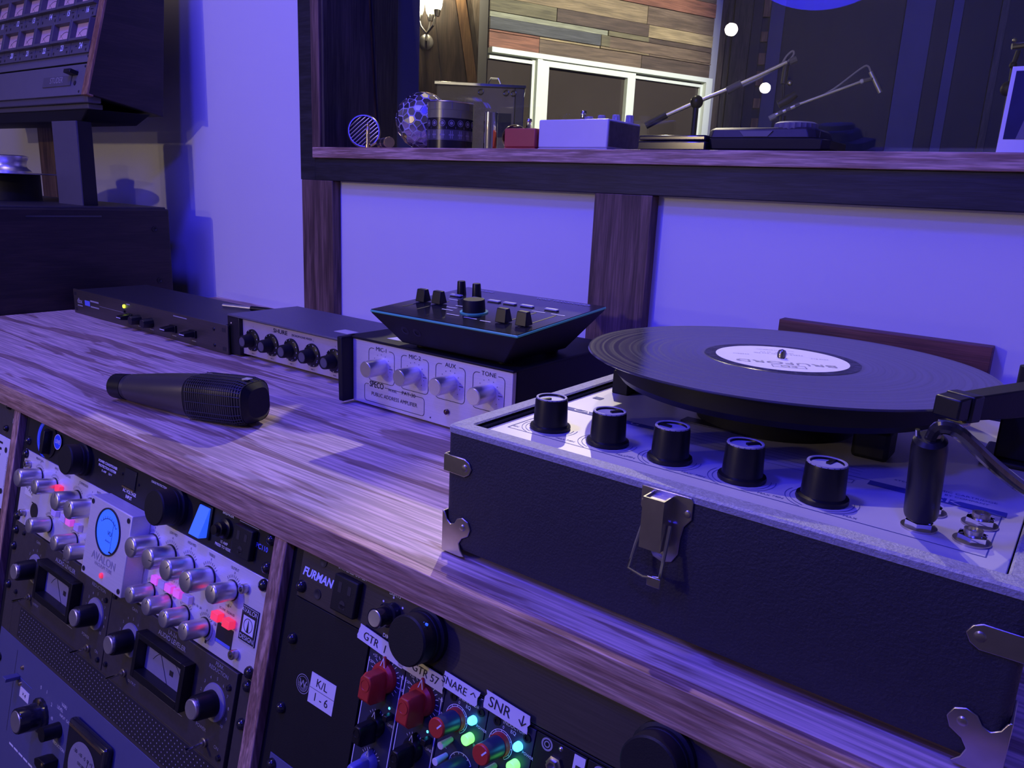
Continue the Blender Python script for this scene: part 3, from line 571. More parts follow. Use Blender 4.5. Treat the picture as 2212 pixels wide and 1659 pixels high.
# ---- blue-grey limiter at the bottom left
u = rack('limiter', 'blue-grey rack limiter with big black knob and round meter', 'limiter', XL, 0.2224)
panel(u, 0.4826, 0.178, 'blue_panel', 0.22)
dome_bolt(u, [(0.008, -0.036), (0.008, -0.086)])
lv = MB().box(0.0585, 0.0680, -0.016, 0, -0.0400, -0.0355).build('slide_lever', 'blue_panel', u, 0.0006)
MB().rect(0.067, 0.100, -0.0376, -0.0372).build('engraved_line', 'blue_print', u)
for z in (-0.0240, -0.0440): MB().lathe((0.071, 0, z), OUT, [(0, 0), (0.0026, 0), (0.0020, 0.0022), (0, 0.003)], 14).build('screw', 'brass', u)
MB().seg((0.0520, -0.010), (0.0520, -0.110), 0.0005).build('seam_line', 'ink', u)
MB().box(0.072, 0.096, -0.0004, 0, -0.058, -0.046).build('tape_label', 'paper', u); MB().text('x 4', 0.084, -0.052, 0.007, -0.0006, rot=-0.2).build('tape_writing', 'ink', u)
kb = MB().lathe((0.1290, 0, -0.0560), OUT, [(0, 0), (0.0195, 0), (0.0195, 0.003), (0.0150, 0.0045), (0.0140, 0.025), (0.0132, 0.026), (0, 0.026)], 40, flute=0.03).build('big_knob', 'gloss_black', u)
MB().lathe((0.1290, -0.0262, -0.0560), OUT, [(0, 0), (0.0118, 0), (0.0112, 0.0006), (0, 0.0004)], 36).build('knob_cap', 'alu', kb)
MB().lathe((0.1290, -0.003, -0.0390), OUT, [(0, 0), (0.0028, 0), (0.0028, 0.002), (0, 0.003)], 12).build('set_screw', 'brass', kb)
MB().lathe((0.1730, 0, -0.0530), OUT, [(0, 0), (0.0085, 0), (0.0080, 0.018), (0, 0.0185)], 24).build('small_knob', 'black', u)
pk = MB().prism([(0.168, 0, -0.083), (0.158, 0, -0.088), (0.160, 0, -0.094), (0.172, 0, -0.097), (0.182, 0, -0.094), (0.182, 0, -0.083)], (0, -0.015, 0)).build('pointer_knob', 'black', u, 0.001)
MB().lathe((0.177, -0.015, -0.0865), OUT, [(0, 0), (0.002, 0), (0, 0.001)], 10).build('knob_dot', 'brass', pk)
MB().text('VARI', 0.178, -0.024, 0.0060).text('LEVEL', 0.170, -0.0305, 0.0055).text('INPUT  GAIN', 0.184, -0.0365, 0.0045).text('2', 0.150, -0.0345, 0.006).text('1', 0.136, -0.0260, 0.006).text('0', 0.121, -0.0270, 0.006).text('dB', 0.155, -0.0480, 0.005).text('REDUCTION', 0.178, -0.0700, 0.0048).text('RECOVERY', 0.178, -0.1050, 0.0048).build('lettering', 'white_print', u)
ds = MB()
for k in range(6): ds.rect(0.0640 + k * 0.0130, 0.0750 + k * 0.0130, -0.1210, -0.1186)
ds.build('dash_line', 'white_print', u)
mh = MB().box(0.2090, 0.2890, -0.010, 0, -0.105, -0.0185).build('meter_housing', 'gloss_black', u, 0.004)
MB().box(0.2140, 0.2840, -0.0112, -0.010, -0.0245, -0.0225).build('chrome_line', 'brass', mh); MB().box(0.2140, 0.2840, -0.0112, -0.010, -0.0950, -0.0930).build('chrome_line', 'brass', mh)
md = MB().disc(0.2500, -0.0590, 0.0290, -0.0103, 40).build('meter_dial', 'dial_white', mh)
MB().text('VU', 0.2500, -0.0640, 0.008, -0.0106).text('-20  -10  -5  0  +3', 0.2500, -0.0440, 0.0055, -0.0106).text('DECIBELS', 0.2500, -0.0540, 0.0045, -0.0106).seg((0.25, -0.078), (0.262, -0.042), 0.0006, -0.0106).build('dial_print', 'ink', mh)

# ---- neighbouring bay, cut by the left edge
u = rack('rack_unit', 'dark rack unit at the far left edge above the pale panel', 'rack unit', 0.083 - 0.4826, -0.0444)
panel(u, 0.4826, 0.0437, 'brown_panel', top=0.0036); dome_bolt(u, [(0.4635, -0.0045), (0.4630, -0.0325)], 'black', 0.0042); MB().rect(0.4765, 0.4785, -0.0230, -0.0170).build('mark', 'white_print', u)
u = rack('pale_rack_unit', 'pale rack panel with round holes at the far left edge', 'rack unit', 0.083 - 0.4826, -0.0002)
panel(u, 0.4826, 0.0881, 'white_plastic')
MB().disc(0.4675, -0.0150, 0.0036).disc(0.4690, -0.0670, 0.0036).rect(0.4440, 0.4560, -0.0100, -0.0075).rect(0.4440, 0.4545, -0.0180, -0.0150).rect(0.4440, 0.4530, -0.0255, -0.0230).build('holes', 'ink', u)
MB().text('MICROPHONE PREAMP', 0.4755, -0.045, 0.0045, rot=PI / 2).build('lettering', 'dim_print', u)
u = rack('lower_rack_unit', 'dark rack unit below the pale panel at the left edge', 'rack unit', 0.083 - 0.4826, 0.0885)
panel(u, 0.4826, 0.1330, 'panel_black'); dome_bolt(u, [(0.4750, -0.0120)], 'steel', 0.003)

# ---- right bay: second power conditioner
X2 = 0.6395
u = rack('power_conditioner', 'bronze-black rack power conditioner with blue lettering, above the red knobs', 'power conditioner', X2, -0.0444)
panel(u, 0.4826, 0.0437, 'bronze_black', top=0.0036)
dome_bolt(u, [(0.0050, -0.0345), (0.4766, -0.0340)])
for x, z in ((0.0255, -0.0075), (0.0245, -0.0345)): MB().lathe((x, 0, z), OUT, [(0, 0), (0.0042, 0), (0.0042, 0.0006), (0.0030, 0.0006), (0.0022, 0.0002), (0, 0.0002)], 20).build('panel_hole', 'ink', u)
MB().text('FURMAN', 0.0215, -0.0215, 0.0098, shear=0.25, bold=0.035, sx=0.92).build('brand_lettering', mat('furman_print', (0.55, 0.58, 0.95), 0.5, emit=(0.2, 0.22, 0.9), estr=0.15), u)
outlet(u, 0.0462, 0.0728, -0.0370, -0.0085)
kb = MB().lathe((0.1060, 0, -0.0205), OUT, [(0, 0), (0.0090, 0), (0.0090, 0.006), (0.0076, 0.007), (0.0072, 0.018), (0, 0.018)], 28).build('dimmer_knob', 'gloss_black', u)
MB().lathe((0.1060, -0.0180, -0.0205), OUT, [(0, 0), (0.0062, 0), (0.0058, 0.0006), (0, 0.0004)], 28).build('knob_cap', 'alu', kb)
lamp_tube(u, 0.1415, -0.0225, 0.0176, 0.022); lamp_tube(u, 0.3270, -0.0225, 0.0176, 0.022)
p = MB().text('SWITCHED OUTLET', 0.0595, -0.0055, 0.0036, bold=0.02).text('LIGHTS', 0.1060, -0.0062, 0.0036, bold=0.02).text('DIMMER', 0.1080, -0.0385, 0.0040, bold=0.02)
for a in (40, 95, 150): p.disc(0.1060 + 0.0120 * math.cos(math.radians(a)), -0.0205 + 0.0120 * math.sin(math.radians(a)), 0.0009, -0.0003, 10)
p.build('lettering', 'white_print', u)
for dx in (0, 0.0035): MB().box(0.1480 + dx, 0.1500 + dx, -0.0165, -0.0155, -0.0085, -0.0070).build('indicator_lamp', 'switch_blue', u)

# ---- right bay: module rack with its modules
u = rack('module_rack', 'black module rack with paper label and strips of masking tape', 'module rack', X2, 0.0)
MB().box(0, 0.0880, 0, 0.003, -0.1333, 0).box(0.0880, 0.4826, 0, 0.003, -0.0018, 0).box(0.4500, 0.4826, 0, 0.003, -0.1333, -0.0018).box(0.0880, 0.4500, 0, 0.003, -0.1333, -0.1290).build('front_panel', 'matte_black', u, 0.0004)
MB().box(0.022, 0.46, 0.170, 0.175, -0.131, -0.002).build('back_plate', 'matte_black', u)
dome_bolt(u, [(0.0050, -0.0340), (0.0050, -0.0930), (0.4766, -0.034)], r=0.0048)
MB().disc(0.0252, -0.0644, 0.0080, r_in=0.0074).disc(0.0252, -0.0644, 0.0062, r_in=0.0058).text('W', 0.0252, -0.0644, 0.0080, bold=0.02).ticks(0.0252, -0.0644, 0.0030, 0.0058, 14, 180, 360, 0.0004).build('lettering', 'dim_print', u)
lb = MB().box(0.0335, 0.0627, -0.0004, 0, -0.0750, -0.0505).build('paper_label', 'paper', u)
MB().text('K/L', 0.0470, -0.0570, 0.0095, -0.0006).text('1 - 6', 0.0480, -0.0685, 0.0095, -0.0006).rect(0.0335, 0.0627, -0.0627, -0.0624, -0.0006).build('label_print', 'ink', lb)
def tape(x0, x1, z0, z1, txt, size, m='paper', tilt=0.0, tx=0.0):
    rag = lambda: random.uniform(-0.0010, 0.0010)
    n = 5; L_ = [(x0 + rag(), z0 + (z1 - z0) * k / n) for k in range(n + 1)]; R_ = [(x1 + rag(), z1 + (z0 - z1) * k / n) for k in range(n + 1)]
    cx, cz = (x0 + x1) / 2, (z0 + z1) / 2
    rt = lambda p: (cx + (p[0] - cx) - (p[1] - cz) * tilt, cz + (p[1] - cz) + (p[0] - cx) * tilt)
    pts = [rt(p) for p in L_ + R_]
    o = MB().prism([(a, -0.0032, b) for a, b in pts], (0, -0.0004, 0)).build('masking_tape', m, u)
    MB().text(txt, cx + tx, cz, size, -0.0039, rot=tilt).build('tape_writing', 'ink', o)
    return o
tape(0.0790, 0.1280, -0.0065, 0.0050, 'GTR  1', 0.0085, tilt=-0.10, tx=-0.006); tape(0.1235, 0.1665, -0.0090, 0.0025, 'GTR 57', 0.0080, 'cream_tape', -0.06, 0.004)
tape(0.1650, 0.1965, -0.0060, 0.0050, 'SNARE ↑', 0.0076, tilt=-0.06, tx=-0.001); tape(0.2025, 0.2385, -0.0050, 0.0070, 'SNR  ↓', 0.0100, tilt=-0.06, tx=0.001)
MB().text('51', 0.1995, -0.0035, 0.0065, -0.0004).build('lettering', 'white_print', u)
def module(x, name, label, w_=0.0380, m='module_blue', group=None):
    r = rack(name, label, 'module', x, 0.0022, group)
    MB().box(0.0003, w_ - 0.0003, -0.0006, 0.150, -0.1260, 0).build('faceplate', m, r, 0.0003); return r
def pointer_knob(r, x, z, m, sc=1.0, lab=None, tri=True):
    k = empty('knob'); k.parent = r; k.location = (x, -0.0006, z)
    MB().lathe((0, 0, 0), OUT, [(0, 0), (0.0118 * sc, 0), (0.0112 * sc, 0.003), (0.0090 * sc, 0.005), (0, 0.005)], 28).build('skirt', m, k)
    P = [(-0.0030, 0.0180), (0.0030, 0.0180), (0.0018, 0.0230), (-0.0018, 0.0230)]
    MB().prism([(-0.0046 * sc, 0, 0.006 * sc), (0.0046 * sc, 0, 0.006 * sc), (0.0008 * sc, 0, 0.0165 * sc), (-0.0008 * sc, 0, 0.0165 * sc)], (0, -0.0045, 0)).build('beak', m, k, 0.0005)
    bd = [(-0.0066, -0.0150), (0.0066, -0.0150), (0.0066, 0.0030), (0.0040, 0.0070), (-0.0040, 0.0070), (-0.0066, 0.0030)]
    b = MB().loft([[(a * sc, -0.003, c * sc) for a, c in bd], [(a * sc * 0.96, -0.017, c * sc * 0.96) for a, c in bd], [(a * sc * 0.78, -0.020, c * sc * 0.78) for a, c in bd]]).build('grip', m, k, 0.0006)
    MB().lathe((0, -0.020, -0.001 * sc), OUT, [(0.0042 * sc, -0.0004), (0.0046 * sc, 0.0004), (0.0036 * sc, 0.0004), (0.0032 * sc, -0.0002), (0, -0.0002)], 20).build('boss', m, k)
    if tri: MB().poly([(-0.0022 * sc, 0.0085 * sc), (0, 0.0155 * sc), (0.0022 * sc, 0.0085 * sc)], 0.0007 * sc, y=-0.0049).build('pointer', 'white_print', k)
    return k
for i, (x, lab) in enumerate([(0.7300, 'preamp module with red pointer knob below the first tape strip'), (0.7682, 'preamp module with red pointer knob, beside the red-capped equalizer')]):
    r = module(x, 'preamp_module', lab, 0.0380, 'module_blue', 'preamp modules with red knobs')
    pointer_knob(r, 0.0196, -0.0205, 'red_knob')
    pointer_knob(r, 0.0196, -0.0570, 'black', 0.72); pointer_knob(r, 0.0196, -0.0860, 'clear_blue' if i == 0 else 'black', 0.66)
    MB().rect(0.0010, 0.0018, -0.1240, -0.0120, -0.0009).rect(0.0360, 0.0368, -0.1240, -0.0120, -0.0009).build('edge_line', 'white_print', r)
    p = MB().ticks(0.0196, -0.0205, 0.0125, 0.0150, 15, -40, 170, 0.0005, -0.0009).ticks(0.0196, -0.0570, 0.0095, 0.0110, 7, 50, 140, 0.0004, -0.0009).ticks(0.0196, -0.0860, 0.0085, 0.0105, 9, 30, 150, 0.0004, -0.0009)
    for t, a in (('+20', 160), ('+25', 138), ('+30', 112), ('+35', 84), ('+40', 52), ('+45', 22), ('+50', -8)):
        p.text(t, 0.0196 + 0.0172 * math.cos(math.radians(a)), -0.0205 + 0.0172 * math.sin(math.radians(a)), 0.0030, -0.0009)
    p.text('LINE', 0.0330, -0.0520, 0.0026, -0.0009); p.build('scale_print', 'white_print', r)
    MB().box(0.0300, 0.0345, -0.008, -0.0006, -0.0470, -0.0425).build('push_switch', 'black', r, 0.0005)
    MB().lathe((0.0290, -0.0006, -0.0405), OUT, [(0, 0), (0.0010, 0), (0, 0.001)], 8).build('indicator_lamp', 'led_blue', r)
for i, (x, lab) in enumerate([(0.8064, 'inductor equalizer module with blue and green lamps, below the SNARE tape'), (0.8446, 'inductor equalizer module with blue and green lamps, below the SNR tape')]):
    r = module(x, 'equalizer_module', lab, 0.0380, 'module_blue', 'equalizer modules with red-capped knobs')
    kx, kz = 0.0135, -0.0205
    k = MB().lathe((kx, -0.0006, kz), OUT, [(0, 0), (0.0070, 0), (0.0066, 0.020), (0, 0.020)], 26).build('knob', 'blue_knob', r)
    MB().lathe((kx, -0.0206, kz), OUT, [(0, 0), (0.0068, 0), (0.0066, 0.0012), (0.006, 0.0018), (0, 0.0018)], 26).build('knob_cap', 'red_knob', k)
    MB().lathe((kx, -0.0006, kz), OUT, [(0.0068, 0), (0.0078, 0), (0.0076, 0.004), (0.0070, 0.004)], 26).build('knob_collar', 'red_knob', k)
    MB().seg((kx + 0.0012, kz + 0.0004), (kx + 0.0042, kz + 0.0042), 0.0011, -0.0226).build('pointer', 'white_print', k)
    k2 = MB().lathe((0.0235, -0.0006, -0.0505), OUT, [(0, 0), (0.0078, 0), (0.0074, 0.019), (0.0068, 0.020), (0, 0.020)], 26).build('knob', 'blue_knob', r)
    for x_, z_ in ((0.0125, -0.0355), (0.0105, -0.0480)):
        MB().tube([(x_, -0.0006, z_), (x_, -0.006, z_ - 0.0005), (x_, -0.0125, z_ - 0.001)], [0.0018, 0.0022, 0.0027], 12).build('toggle_switch', 'white_plastic', r, 0.0003)
    MB().lathe((0.0275, -0.0006, -0.0150), OUT, [(0, 0), (0.0030, 0), (0.0029, 0.0030), (0.0020, 0.0046), (0, 0.0052)], 18).build('power_lamp', 'led_blue', r)
    MB().lathe((0.0275, -0.0006, -0.0275), OUT, [(0, 0), (0.0036, 0), (0.0036, 0.0058), (0.0030, 0.0064), (0, 0.0064)], 18).build('signal_lamp', 'led_green', r)
    p = MB().text('INDUCTOR', 0.0215, -0.0055, 0.0034, -0.0009).text('EQ', 0.0215, -0.0090, 0.0034, -0.0009).text('POWER', 0.0350, -0.0180, 0.0026, -0.0009, rot=-0.1).text('SIGNAL', 0.0350, -0.0310, 0.0026, -0.0009).text('0', kx, kz + 0.0115, 0.0030, -0.0009)
    p.poly([(kx + 0.0095 * math.cos(math.radians(a)), kz + 0.0095 * math.sin(math.radians(a))) for a in range(-60, 200, 12)], 0.0005, y=-0.0009).poly([(kx + 0.0082 * math.cos(math.radians(a)), kz + 0.0082 * math.sin(math.radians(a))) for a in range(-60, 200, 12)], 0.0004, y=-0.0009).ticks(kx, kz, 0.0082, 0.0095, 9, -60, 190, 0.0005, -0.0009)
    p.poly([(0.0235 + 0.0100 * math.cos(math.radians(a)), -0.0505 + 0.0100 * math.sin(math.radians(a))) for a in range(30, 200, 10)], 0.0005, y=-0.0009).ticks(0.0235, -0.0505, 0.0085, 0.0100, 7, 30, 190, 0.0005, -0.0009).text('PEAK', 0.0065, -0.0430, 0.0028, -0.0009)
    p.build('scale_print', 'white_print', r)
    for x_, z_ in ((0.0080, -0.0070), (0.0325, -0.0075)): MB().lathe((x_, -0.0006, z_), OUT, [(0, 0), (0.0028, 0), (0.0028, 0.001), (0.0016, 0.001), (0.0014, 0.0003), (0, 0.0003)], 16).build('socket_screw', 'black', r)
for i, (x, lab) in enumerate([(0.8828, 'black module with jack socket and paper label 5'), (0.9210, 'plain black module at the right end, under the second lamp tube')]):
    r = module(x, 'jack_module', lab, 0.0380, 'matte_black')
    MB().disc(0.0090, -0.0045, 0.0042, -0.0009, r_in=0.0030).disc(0.0090, -0.0045, 0.0022, -0.0009, r_in=0.0014).build('scale_print', 'dim_print', r)
    MB().lathe((0.0170, -0.0006, -0.0140), OUT, [(0, 0), (0.0058, 0), (0.0058, 0.002), (0.0042, 0.0024), (0.0042, 0.005), (0.0030, 0.005), (0.0028, 0.001), (0, 0.001)], 6).build('jack_socket', 'steel', r)
    MB().lathe((0.0190, -0.0006, -0.0030), OUT, [(0, 0), (0.0016, 0), (0, 0.0016)], 10).build('screw', 'steel', r)
    if i == 0:
        l5 = MB().box(0.0290, 0.0370, -0.0010, -0.0006, -0.0230, -0.0010).build('paper_label', 'paper', r); MB().text('5', 0.0330, -0.0120, 0.0130, -0.0013).build('label_print', 'ink', l5)
r = module(0.9592, 'blank_module', 'wide blank black module right of the jack modules', 0.1290, 'matte_black')
u = rack('blue_rack_unit', 'blue-grey rack panel under the module rack', 'rack unit', X2, 0.1338)
panel(u, 0.4826, 0.0880, 'blue_panel'); dome_bolt(u, [(0.0050, -0.008)], r=0.0048)

# ------------------------------------------------------------------ on the worktop, from the left
# ---- slim black processor
u = thing('rack_processor', 'slim dark rack processor with green lamp and five black knobs', 'processor', (-0.4145, 0.295, 0.0))
Wd, Hh = 0.5010, 0.0450
MB().box(0, Wd, 0, 0.003, 0.0004, Hh).build('front_panel', 'bronze_black', u, 0.0004)
MB().box(0.012, Wd - 0.012, 0.003, 0.135, 0.0020, Hh - 0.0005).build('chassis', 'dark_metal', u, 0.0006)
for x, m in ((0.2090, 0), (0.2405, 1), (0.2800, 1), (0.3500, 0), (0.4075, 0)):
    if m: MB().lathe((x, 0, 0.0190), OUT, [(0, 0), (0.0085, 0), (0.0075, 0.016), (0.0070, 0.017), (0, 0.017)], 20, flute=0.06).build('knob', 'black', u)
    else:
        k = MB().prism([(x - 0.009, 0, 0.0130), (x + 0.009, 0, 0.0130), (x + 0.009, 0, 0.0250), (x - 0.009, 0, 0.0250)], (0, -0.004, 0)).add([], []).build('knob', 'black', u, 0.0008)
        MB().loft([[(x - 0.0085, -0.004, 0.0150), (x + 0.0085, -0.004, 0.0150), (x + 0.0085, -0.004, 0.0240), (x - 0.0085, -0.004, 0.0240)], [(x - 0.0075, -0.020, 0.0165), (x + 0.0060, -0.020, 0.0165), (x + 0.0060, -0.020, 0.0225), (x - 0.0075, -0.020, 0.0225)]]).build('pointer_bar', 'black', k, 0.0008)
        MB().box(x - 0.0075, x + 0.0060, -0.0204, -0.0200, 0.0190, 0.0202).build('pointer', 'white_print', k)
MB().lathe((0.1915, 0, 0.0355), OUT, [(0, 0), (0.0032, 0), (0.0030, 0.002), (0, 0.0036)], 16).build('indicator_lamp', 'led_lime', u)
MB().box(0.1890, 0.1935, -0.002, 0, 0.0245, 0.0285).build('push_button', 'black', u)
p = MB().text('dbx', 0.0240, 0.0245, 0.0130, bold=0.02).rect(0.0150, 0.0345, 0.0150, 0.0172).rect(0.0660, 0.0980, 0.0280, 0.0310).rect(0.0660, 0.0980, 0.0180, 0.0205).rect(0.1990, 0.2110, 0.0395, 0.0415).rect(0.3500, 0.3900, 0.0395, 0.0412)
for x in (0.209, 0.2405, 0.280, 0.350, 0.4075): p.rect(x - 0.006, x + 0.006, 0.0068, 0.0082)
p.rect(0.1000, 0.190, 0.0238, 0.0243); p.build('lettering', 'dim_print', u)
MB().rect(0.0440, 0.0640, 0.0190, 0.0285).build('model_label', 'blue_print', u)
for x in (0.008, Wd - 0.010):
    for z in (0.0080, 0.0370): MB().box(x - 0.0045, x + 0.0045, -0.0003, 0, z - 0.003, z + 0.003).build('rack_slot', 'ink', u)
for z in (0.0100, 0.0350): MB().lathe((Wd - 0.036, 0, z), OUT, [(0, 0), (0.0030, 0), (0.0022, 0.0014), (0, 0.0018)], 12).build('screw', 'black', u)
# ---- pen behind it
pn = thing('pen', 'black pen with silver barrel lying at the back of the slim processor', 'pen', (-0.012, 0.412, 0.0475))
a, b = Vector((-0.0560, -0.0250, 0.001)), Vector((0.0560, 0.0130, 0.001))
MB().cyl(a, a.lerp(b, 0.48), 0.0032, n=12).build('barrel', 'alu', pn)
MB().lathe(a.lerp(b, 0.48), b - a, [(0, 0), (0.0042, 0), (0.0044, 0.03), (0.0036, 0.045), (0.0012, 0.060), (0, 0.061)], 12).build('cap', 'black', pn)

# ---- microphone mixer
u = thing('microphone_mixer', 'grey microphone mixer with five numbered black knobs', 'mixer', (0.0795, 0.300, 0.0))
Wd, Hh = 0.2820, 0.0620
MB().box(0.030, Wd - 0.002, 0.006, 0.010, 0.0050, Hh - 0.005).build('front_panel', 'mixer_face', u, 0.0004)
MB().prism([(0.002, 0.008, 0.0045), (Wd - 0.002, 0.008, 0.0045), (Wd - 0.002, 0.125, 0.0045), (0.002, 0.125, 0.0045)], (0, 0, Hh - 0.0075)).build('body', 'grey_metal', u)
MB().box(0, Wd, 0.0, 0.128, Hh - 0.0030, Hh).build('top_cover', 'grey_metal', u, 0.0008)
MB().box(0, 0.0300, 0.0, 0.012, 0.0020, Hh - 0.003).build('end_cheek', 'black', u, 0.001)
MB().lathe((0.009, 0, Hh - 0.013), OUT, [(0, 0), (0.0018, 0), (0, 0.0014)], 10).build('screw', 'steel', u)
for x in (0.04, Wd - 0.04):
    for y in (0.02, 0.11): MB().cyl((x, y, 0), (x, y, 0.0046), 0.006, n=12).build('foot', 'black', u)
pw, pk_ = MB(), MB()
for k in range(5):
    x = 0.0545 + k * 0.0458; z = 0.0290
    d = MB().lathe((x, 0.006, z), OUT, [(0, 0), (0.0165, 0), (0.0160, 0.0025), (0.0110, 0.0045), (0, 0.0045)], 32).build('dial', 'black', u)
    n_ = MB().lathe((x, 0.0015, z), OUT, [(0, 0), (0.0100, 0), (0.0092, 0.0135), (0.0088, 0.0150), (0.0074, 0.0150), (0.0070, 0.0142), (0, 0.0142)], 30, flute=0.025).build('knob', 'matte_black', u)
    MB().disc(x, z, 0.0068, -0.0128, 24).build('knob_cap', 'studio_grey2', n_)
    for j in range(11):
        a_ = math.radians(250 - 32 * j + (20, 0, 0, 45, 25)[k]); pw.text(str(j), x + 0.0132 * math.cos(a_), z + 0.0132 * math.sin(a_), 0.0052, 0.0026, rot=a_ - PI / 2)
    pk_.text(('MIC 1', 'MIC 2', 'MIC 3', 'MIC 4', 'AUX')[k], x, 0.0085, 0.0030, 0.0057).text("'", x + 0.002, z + 0.0180, 0.006, 0.0057)
pw.build('scale_print', 'white_print', u)
pk_.text('SHURE', 0.1210, 0.0510, 0.0080, 0.0057, sx=1.35, bold=0.02).text('MICROPHONE MIXER', 0.1690, 0.0503, 0.0044, 0.0057, sx=1.05).build('lettering', 'ink', u)
sk = MB().lathe((0.2790, 0.006, 0.0240), OUT, [(0.0118, 0), (0.0130, 0), (0.0130, 0.002), (0.0118, 0.002)], 28).build('socket_ring', 'alu', u)
MB().box(0.2080, 0.2360, 0.030, 0.050, Hh, Hh + 0.0003).build('tape_scrap', 'cream_tape', u)

# ---- public address amplifier
u = thing('amplifier', 'silver-faced public address amplifier in black case under the vocal effect box', 'amplifier', (0.4030, 0.2500, 0.0))
Wd, Hh = 0.2530, 0.0835
MB().box(0.004, Wd - 0.001, 0.012, 0.225, 0.0060, Hh - 0.001).build('case', 'matte_black', u, 0.002)
MB().box(0.0010, Wd, 0.0045, 0.200, Hh - 0.0030, Hh).build('top_lip', 'matte_black', u, 0.001)
MB().prism([(0.0, -0.012, Hh), (0.0, -0.010, 0.004), (0.0, 0.014, 0.004), (0.0, 0.014, Hh)], (0.0085, 0, 0)).build('end_cheek', 'matte_black', u, 0.0015)
fp = MB().box(0.0085, Wd - 0.0015, 0.006, 0.012, 0.0035, Hh - 0.003).build('front_panel', 'amp_face', u, 0.0006)
for x in (0.02, Wd - 0.02):
    for y in (0.03, 0.2): MB().cyl((x, y, 0), (x, y, 0.0062), 0.008, n=14).build('foot', 'black', u)
Y = 0.0057
p = MB()
def rr_gap(x0, x1, z0, z1, g0, g1, r=0.005, wd=0.0006):
    P = []
    for cx_, cz_, a0 in ((x1 - r, z1 - r, 90), (x1 - r, z0 + r, 0), (x0 + r, z0 + r, -90), (x0 + r, z1 - r, -180)):
        for k in range(5): P.append((cx_ + r * math.cos(math.radians(a0 - k * 22.5)), cz_ + r * math.sin(math.radians(a0 - k * 22.5))))
    p.poly([(g1, z1)] + P + [(g0, z1)], wd, y=Y)
for k, t in enumerate(('MIC-1', 'MIC-2', 'AUX', 'TONE')):
    x = 0.0580 + k * 0.0540; z = 0.0540
    rr_gap(x - 0.0215, x + 0.0215, 0.0340, 0.0735, x - 0.0125, x + 0.0125)
    p.text(t, x, 0.0735, 0.0068, Y, sx=1.1)
    for j in range(11):
        a_ = math.radians(220 - 26 * j); p.disc(x + 0.0148 * math.cos(a_), z + 0.0148 * math.sin(a_) - 0.001, 0.0005, Y, 8)
    p.seg((x + 0.013, z - 0.001), (x + 0.019, z - 0.001), 0.0006, Y)
    k_ = MB().lathe((x, 0.006, z), OUT, [(0, 0), (0.0102, 0), (0.0100, 0.023), (0.0094, 0.0248), (0, 0.0248)], 40, flute=0.012).build('knob', 'alu', u)
    MB().lathe((x, 0.006 - 0.0248, z), OUT, [(0, 0.0001), (0.0088, 0.0001), (0.0085, 0.0005), (0, 0.0003)], 36).build('knob_cap', 'alu', k_)
rr_gap(0.0290, 0.1280, 0.0080, 0.0290, 0.0365, 0.0640, 0.004)
p.text('SPECO', 0.0500, 0.0295, 0.0098, Y, bold=0.02, sx=0.82).rect(0.0640, 0.0660, 0.0287, 0.0293, Y).text('MODEL', 0.0770, 0.0275, 0.0035, Y, sx=1.2).text('PAT-30', 0.1030, 0.0285, 0.0062, Y, sx=1.15).text('PUBLIC ADDRESS AMPLIFIER', 0.0790, 0.0180, 0.0066, Y, sx=0.92)
p.build('lettering', 'ink', u)
MB().lathe((0.1630, 0.006, 0.0210), OUT, [(0, 0), (0.0030, 0), (0.0030, 0.003), (0, 0.005)], 16).build('indicator_lamp', 'dark_red', u)
MB().rect(0.1370, 0.1385, 0.0080, 0.0096, Y).build('panel_mark', 'ink', u)
tp = MB().prism([(0.0480, 0.0240, Hh + 0.0001), (0.1900, 0.0260, Hh + 0.0001), (0.1950, 0.0340, Hh + 0.0001), (0.1700, 0.0400, Hh + 0.0001), (0.0520, 0.0480, Hh + 0.0001)], (0, 0, 0.0003)).build('paper_strip', 'paper', u)
MB().text('Roxsta Lauren Lorence', 0.1150, 0.0, 0.0105, 0.0, sx=0.95).xf(Matrix.Translation((0, 0.0330, Hh + 0.0006)) @ Matrix.Rotation(-PI / 2, 4, 'X')).build('tape_writing', 'ink', tp)

# ---- vocal effect box lying on the amplifier
VW, VD = 0.2058, 0.1734
u = thing('vocal_effect_box', 'black vocal effect box with sliders and teal edge on the amplifier', 'effect unit', (0.5657, 0.3231, 0.0835), (0, 0, 0.0215))
tl = 0.0729; zc = 0.1304 - 0.0835
tilt = Matrix.Translation((0, 0, zc)) @ Matrix.Rotation(tl, 4, 'X')
def V(mb): return mb.xf(tilt)
hw, hd = VW / 2, VD / 2
top = [tuple(tilt @ Vector(q)) for q in ((-hw, -hd, -0.003), (hw, -hd, -0.003), (hw, hd, -0.003), (-hw, hd, -0.003))]
i_ = 0.030
MB().loft([[(-hw + i_, -hd + 0.022, 0.004), (hw - i_, -hd + 0.022, 0.004), (hw - i_, hd - 0.035, 0.004), (-hw + i_, hd - 0.035, 0.004)], top]).build('body', 'matte_black', u, 0.0015)
for sx in (-1, 1):
    for sy in (-1, 1): MB().cyl((sx * 0.058, sy * 0.045, 0), (sx * 0.058, sy * 0.045, 0.0045), 0.008, n=12).build('foot', 'black', u)
V(MB().box(-hw, hw, -hd, hd, -0.003, -0.0005)).build('edge_band', 'teal_edge', u, 0.0008)
V(MB().box(-hw + 0.001, hw - 0.001, -hd + 0.001, hd - 0.001, -0.0006, 0.0002)).build('top_plate', 'gloss_black', u)
def flat(mb, h): return mb.xf(tilt @ Matrix.Translation((0, 0, h)) @ Matrix.Rotation(-PI / 2, 4, 'X'))
sl = MB()
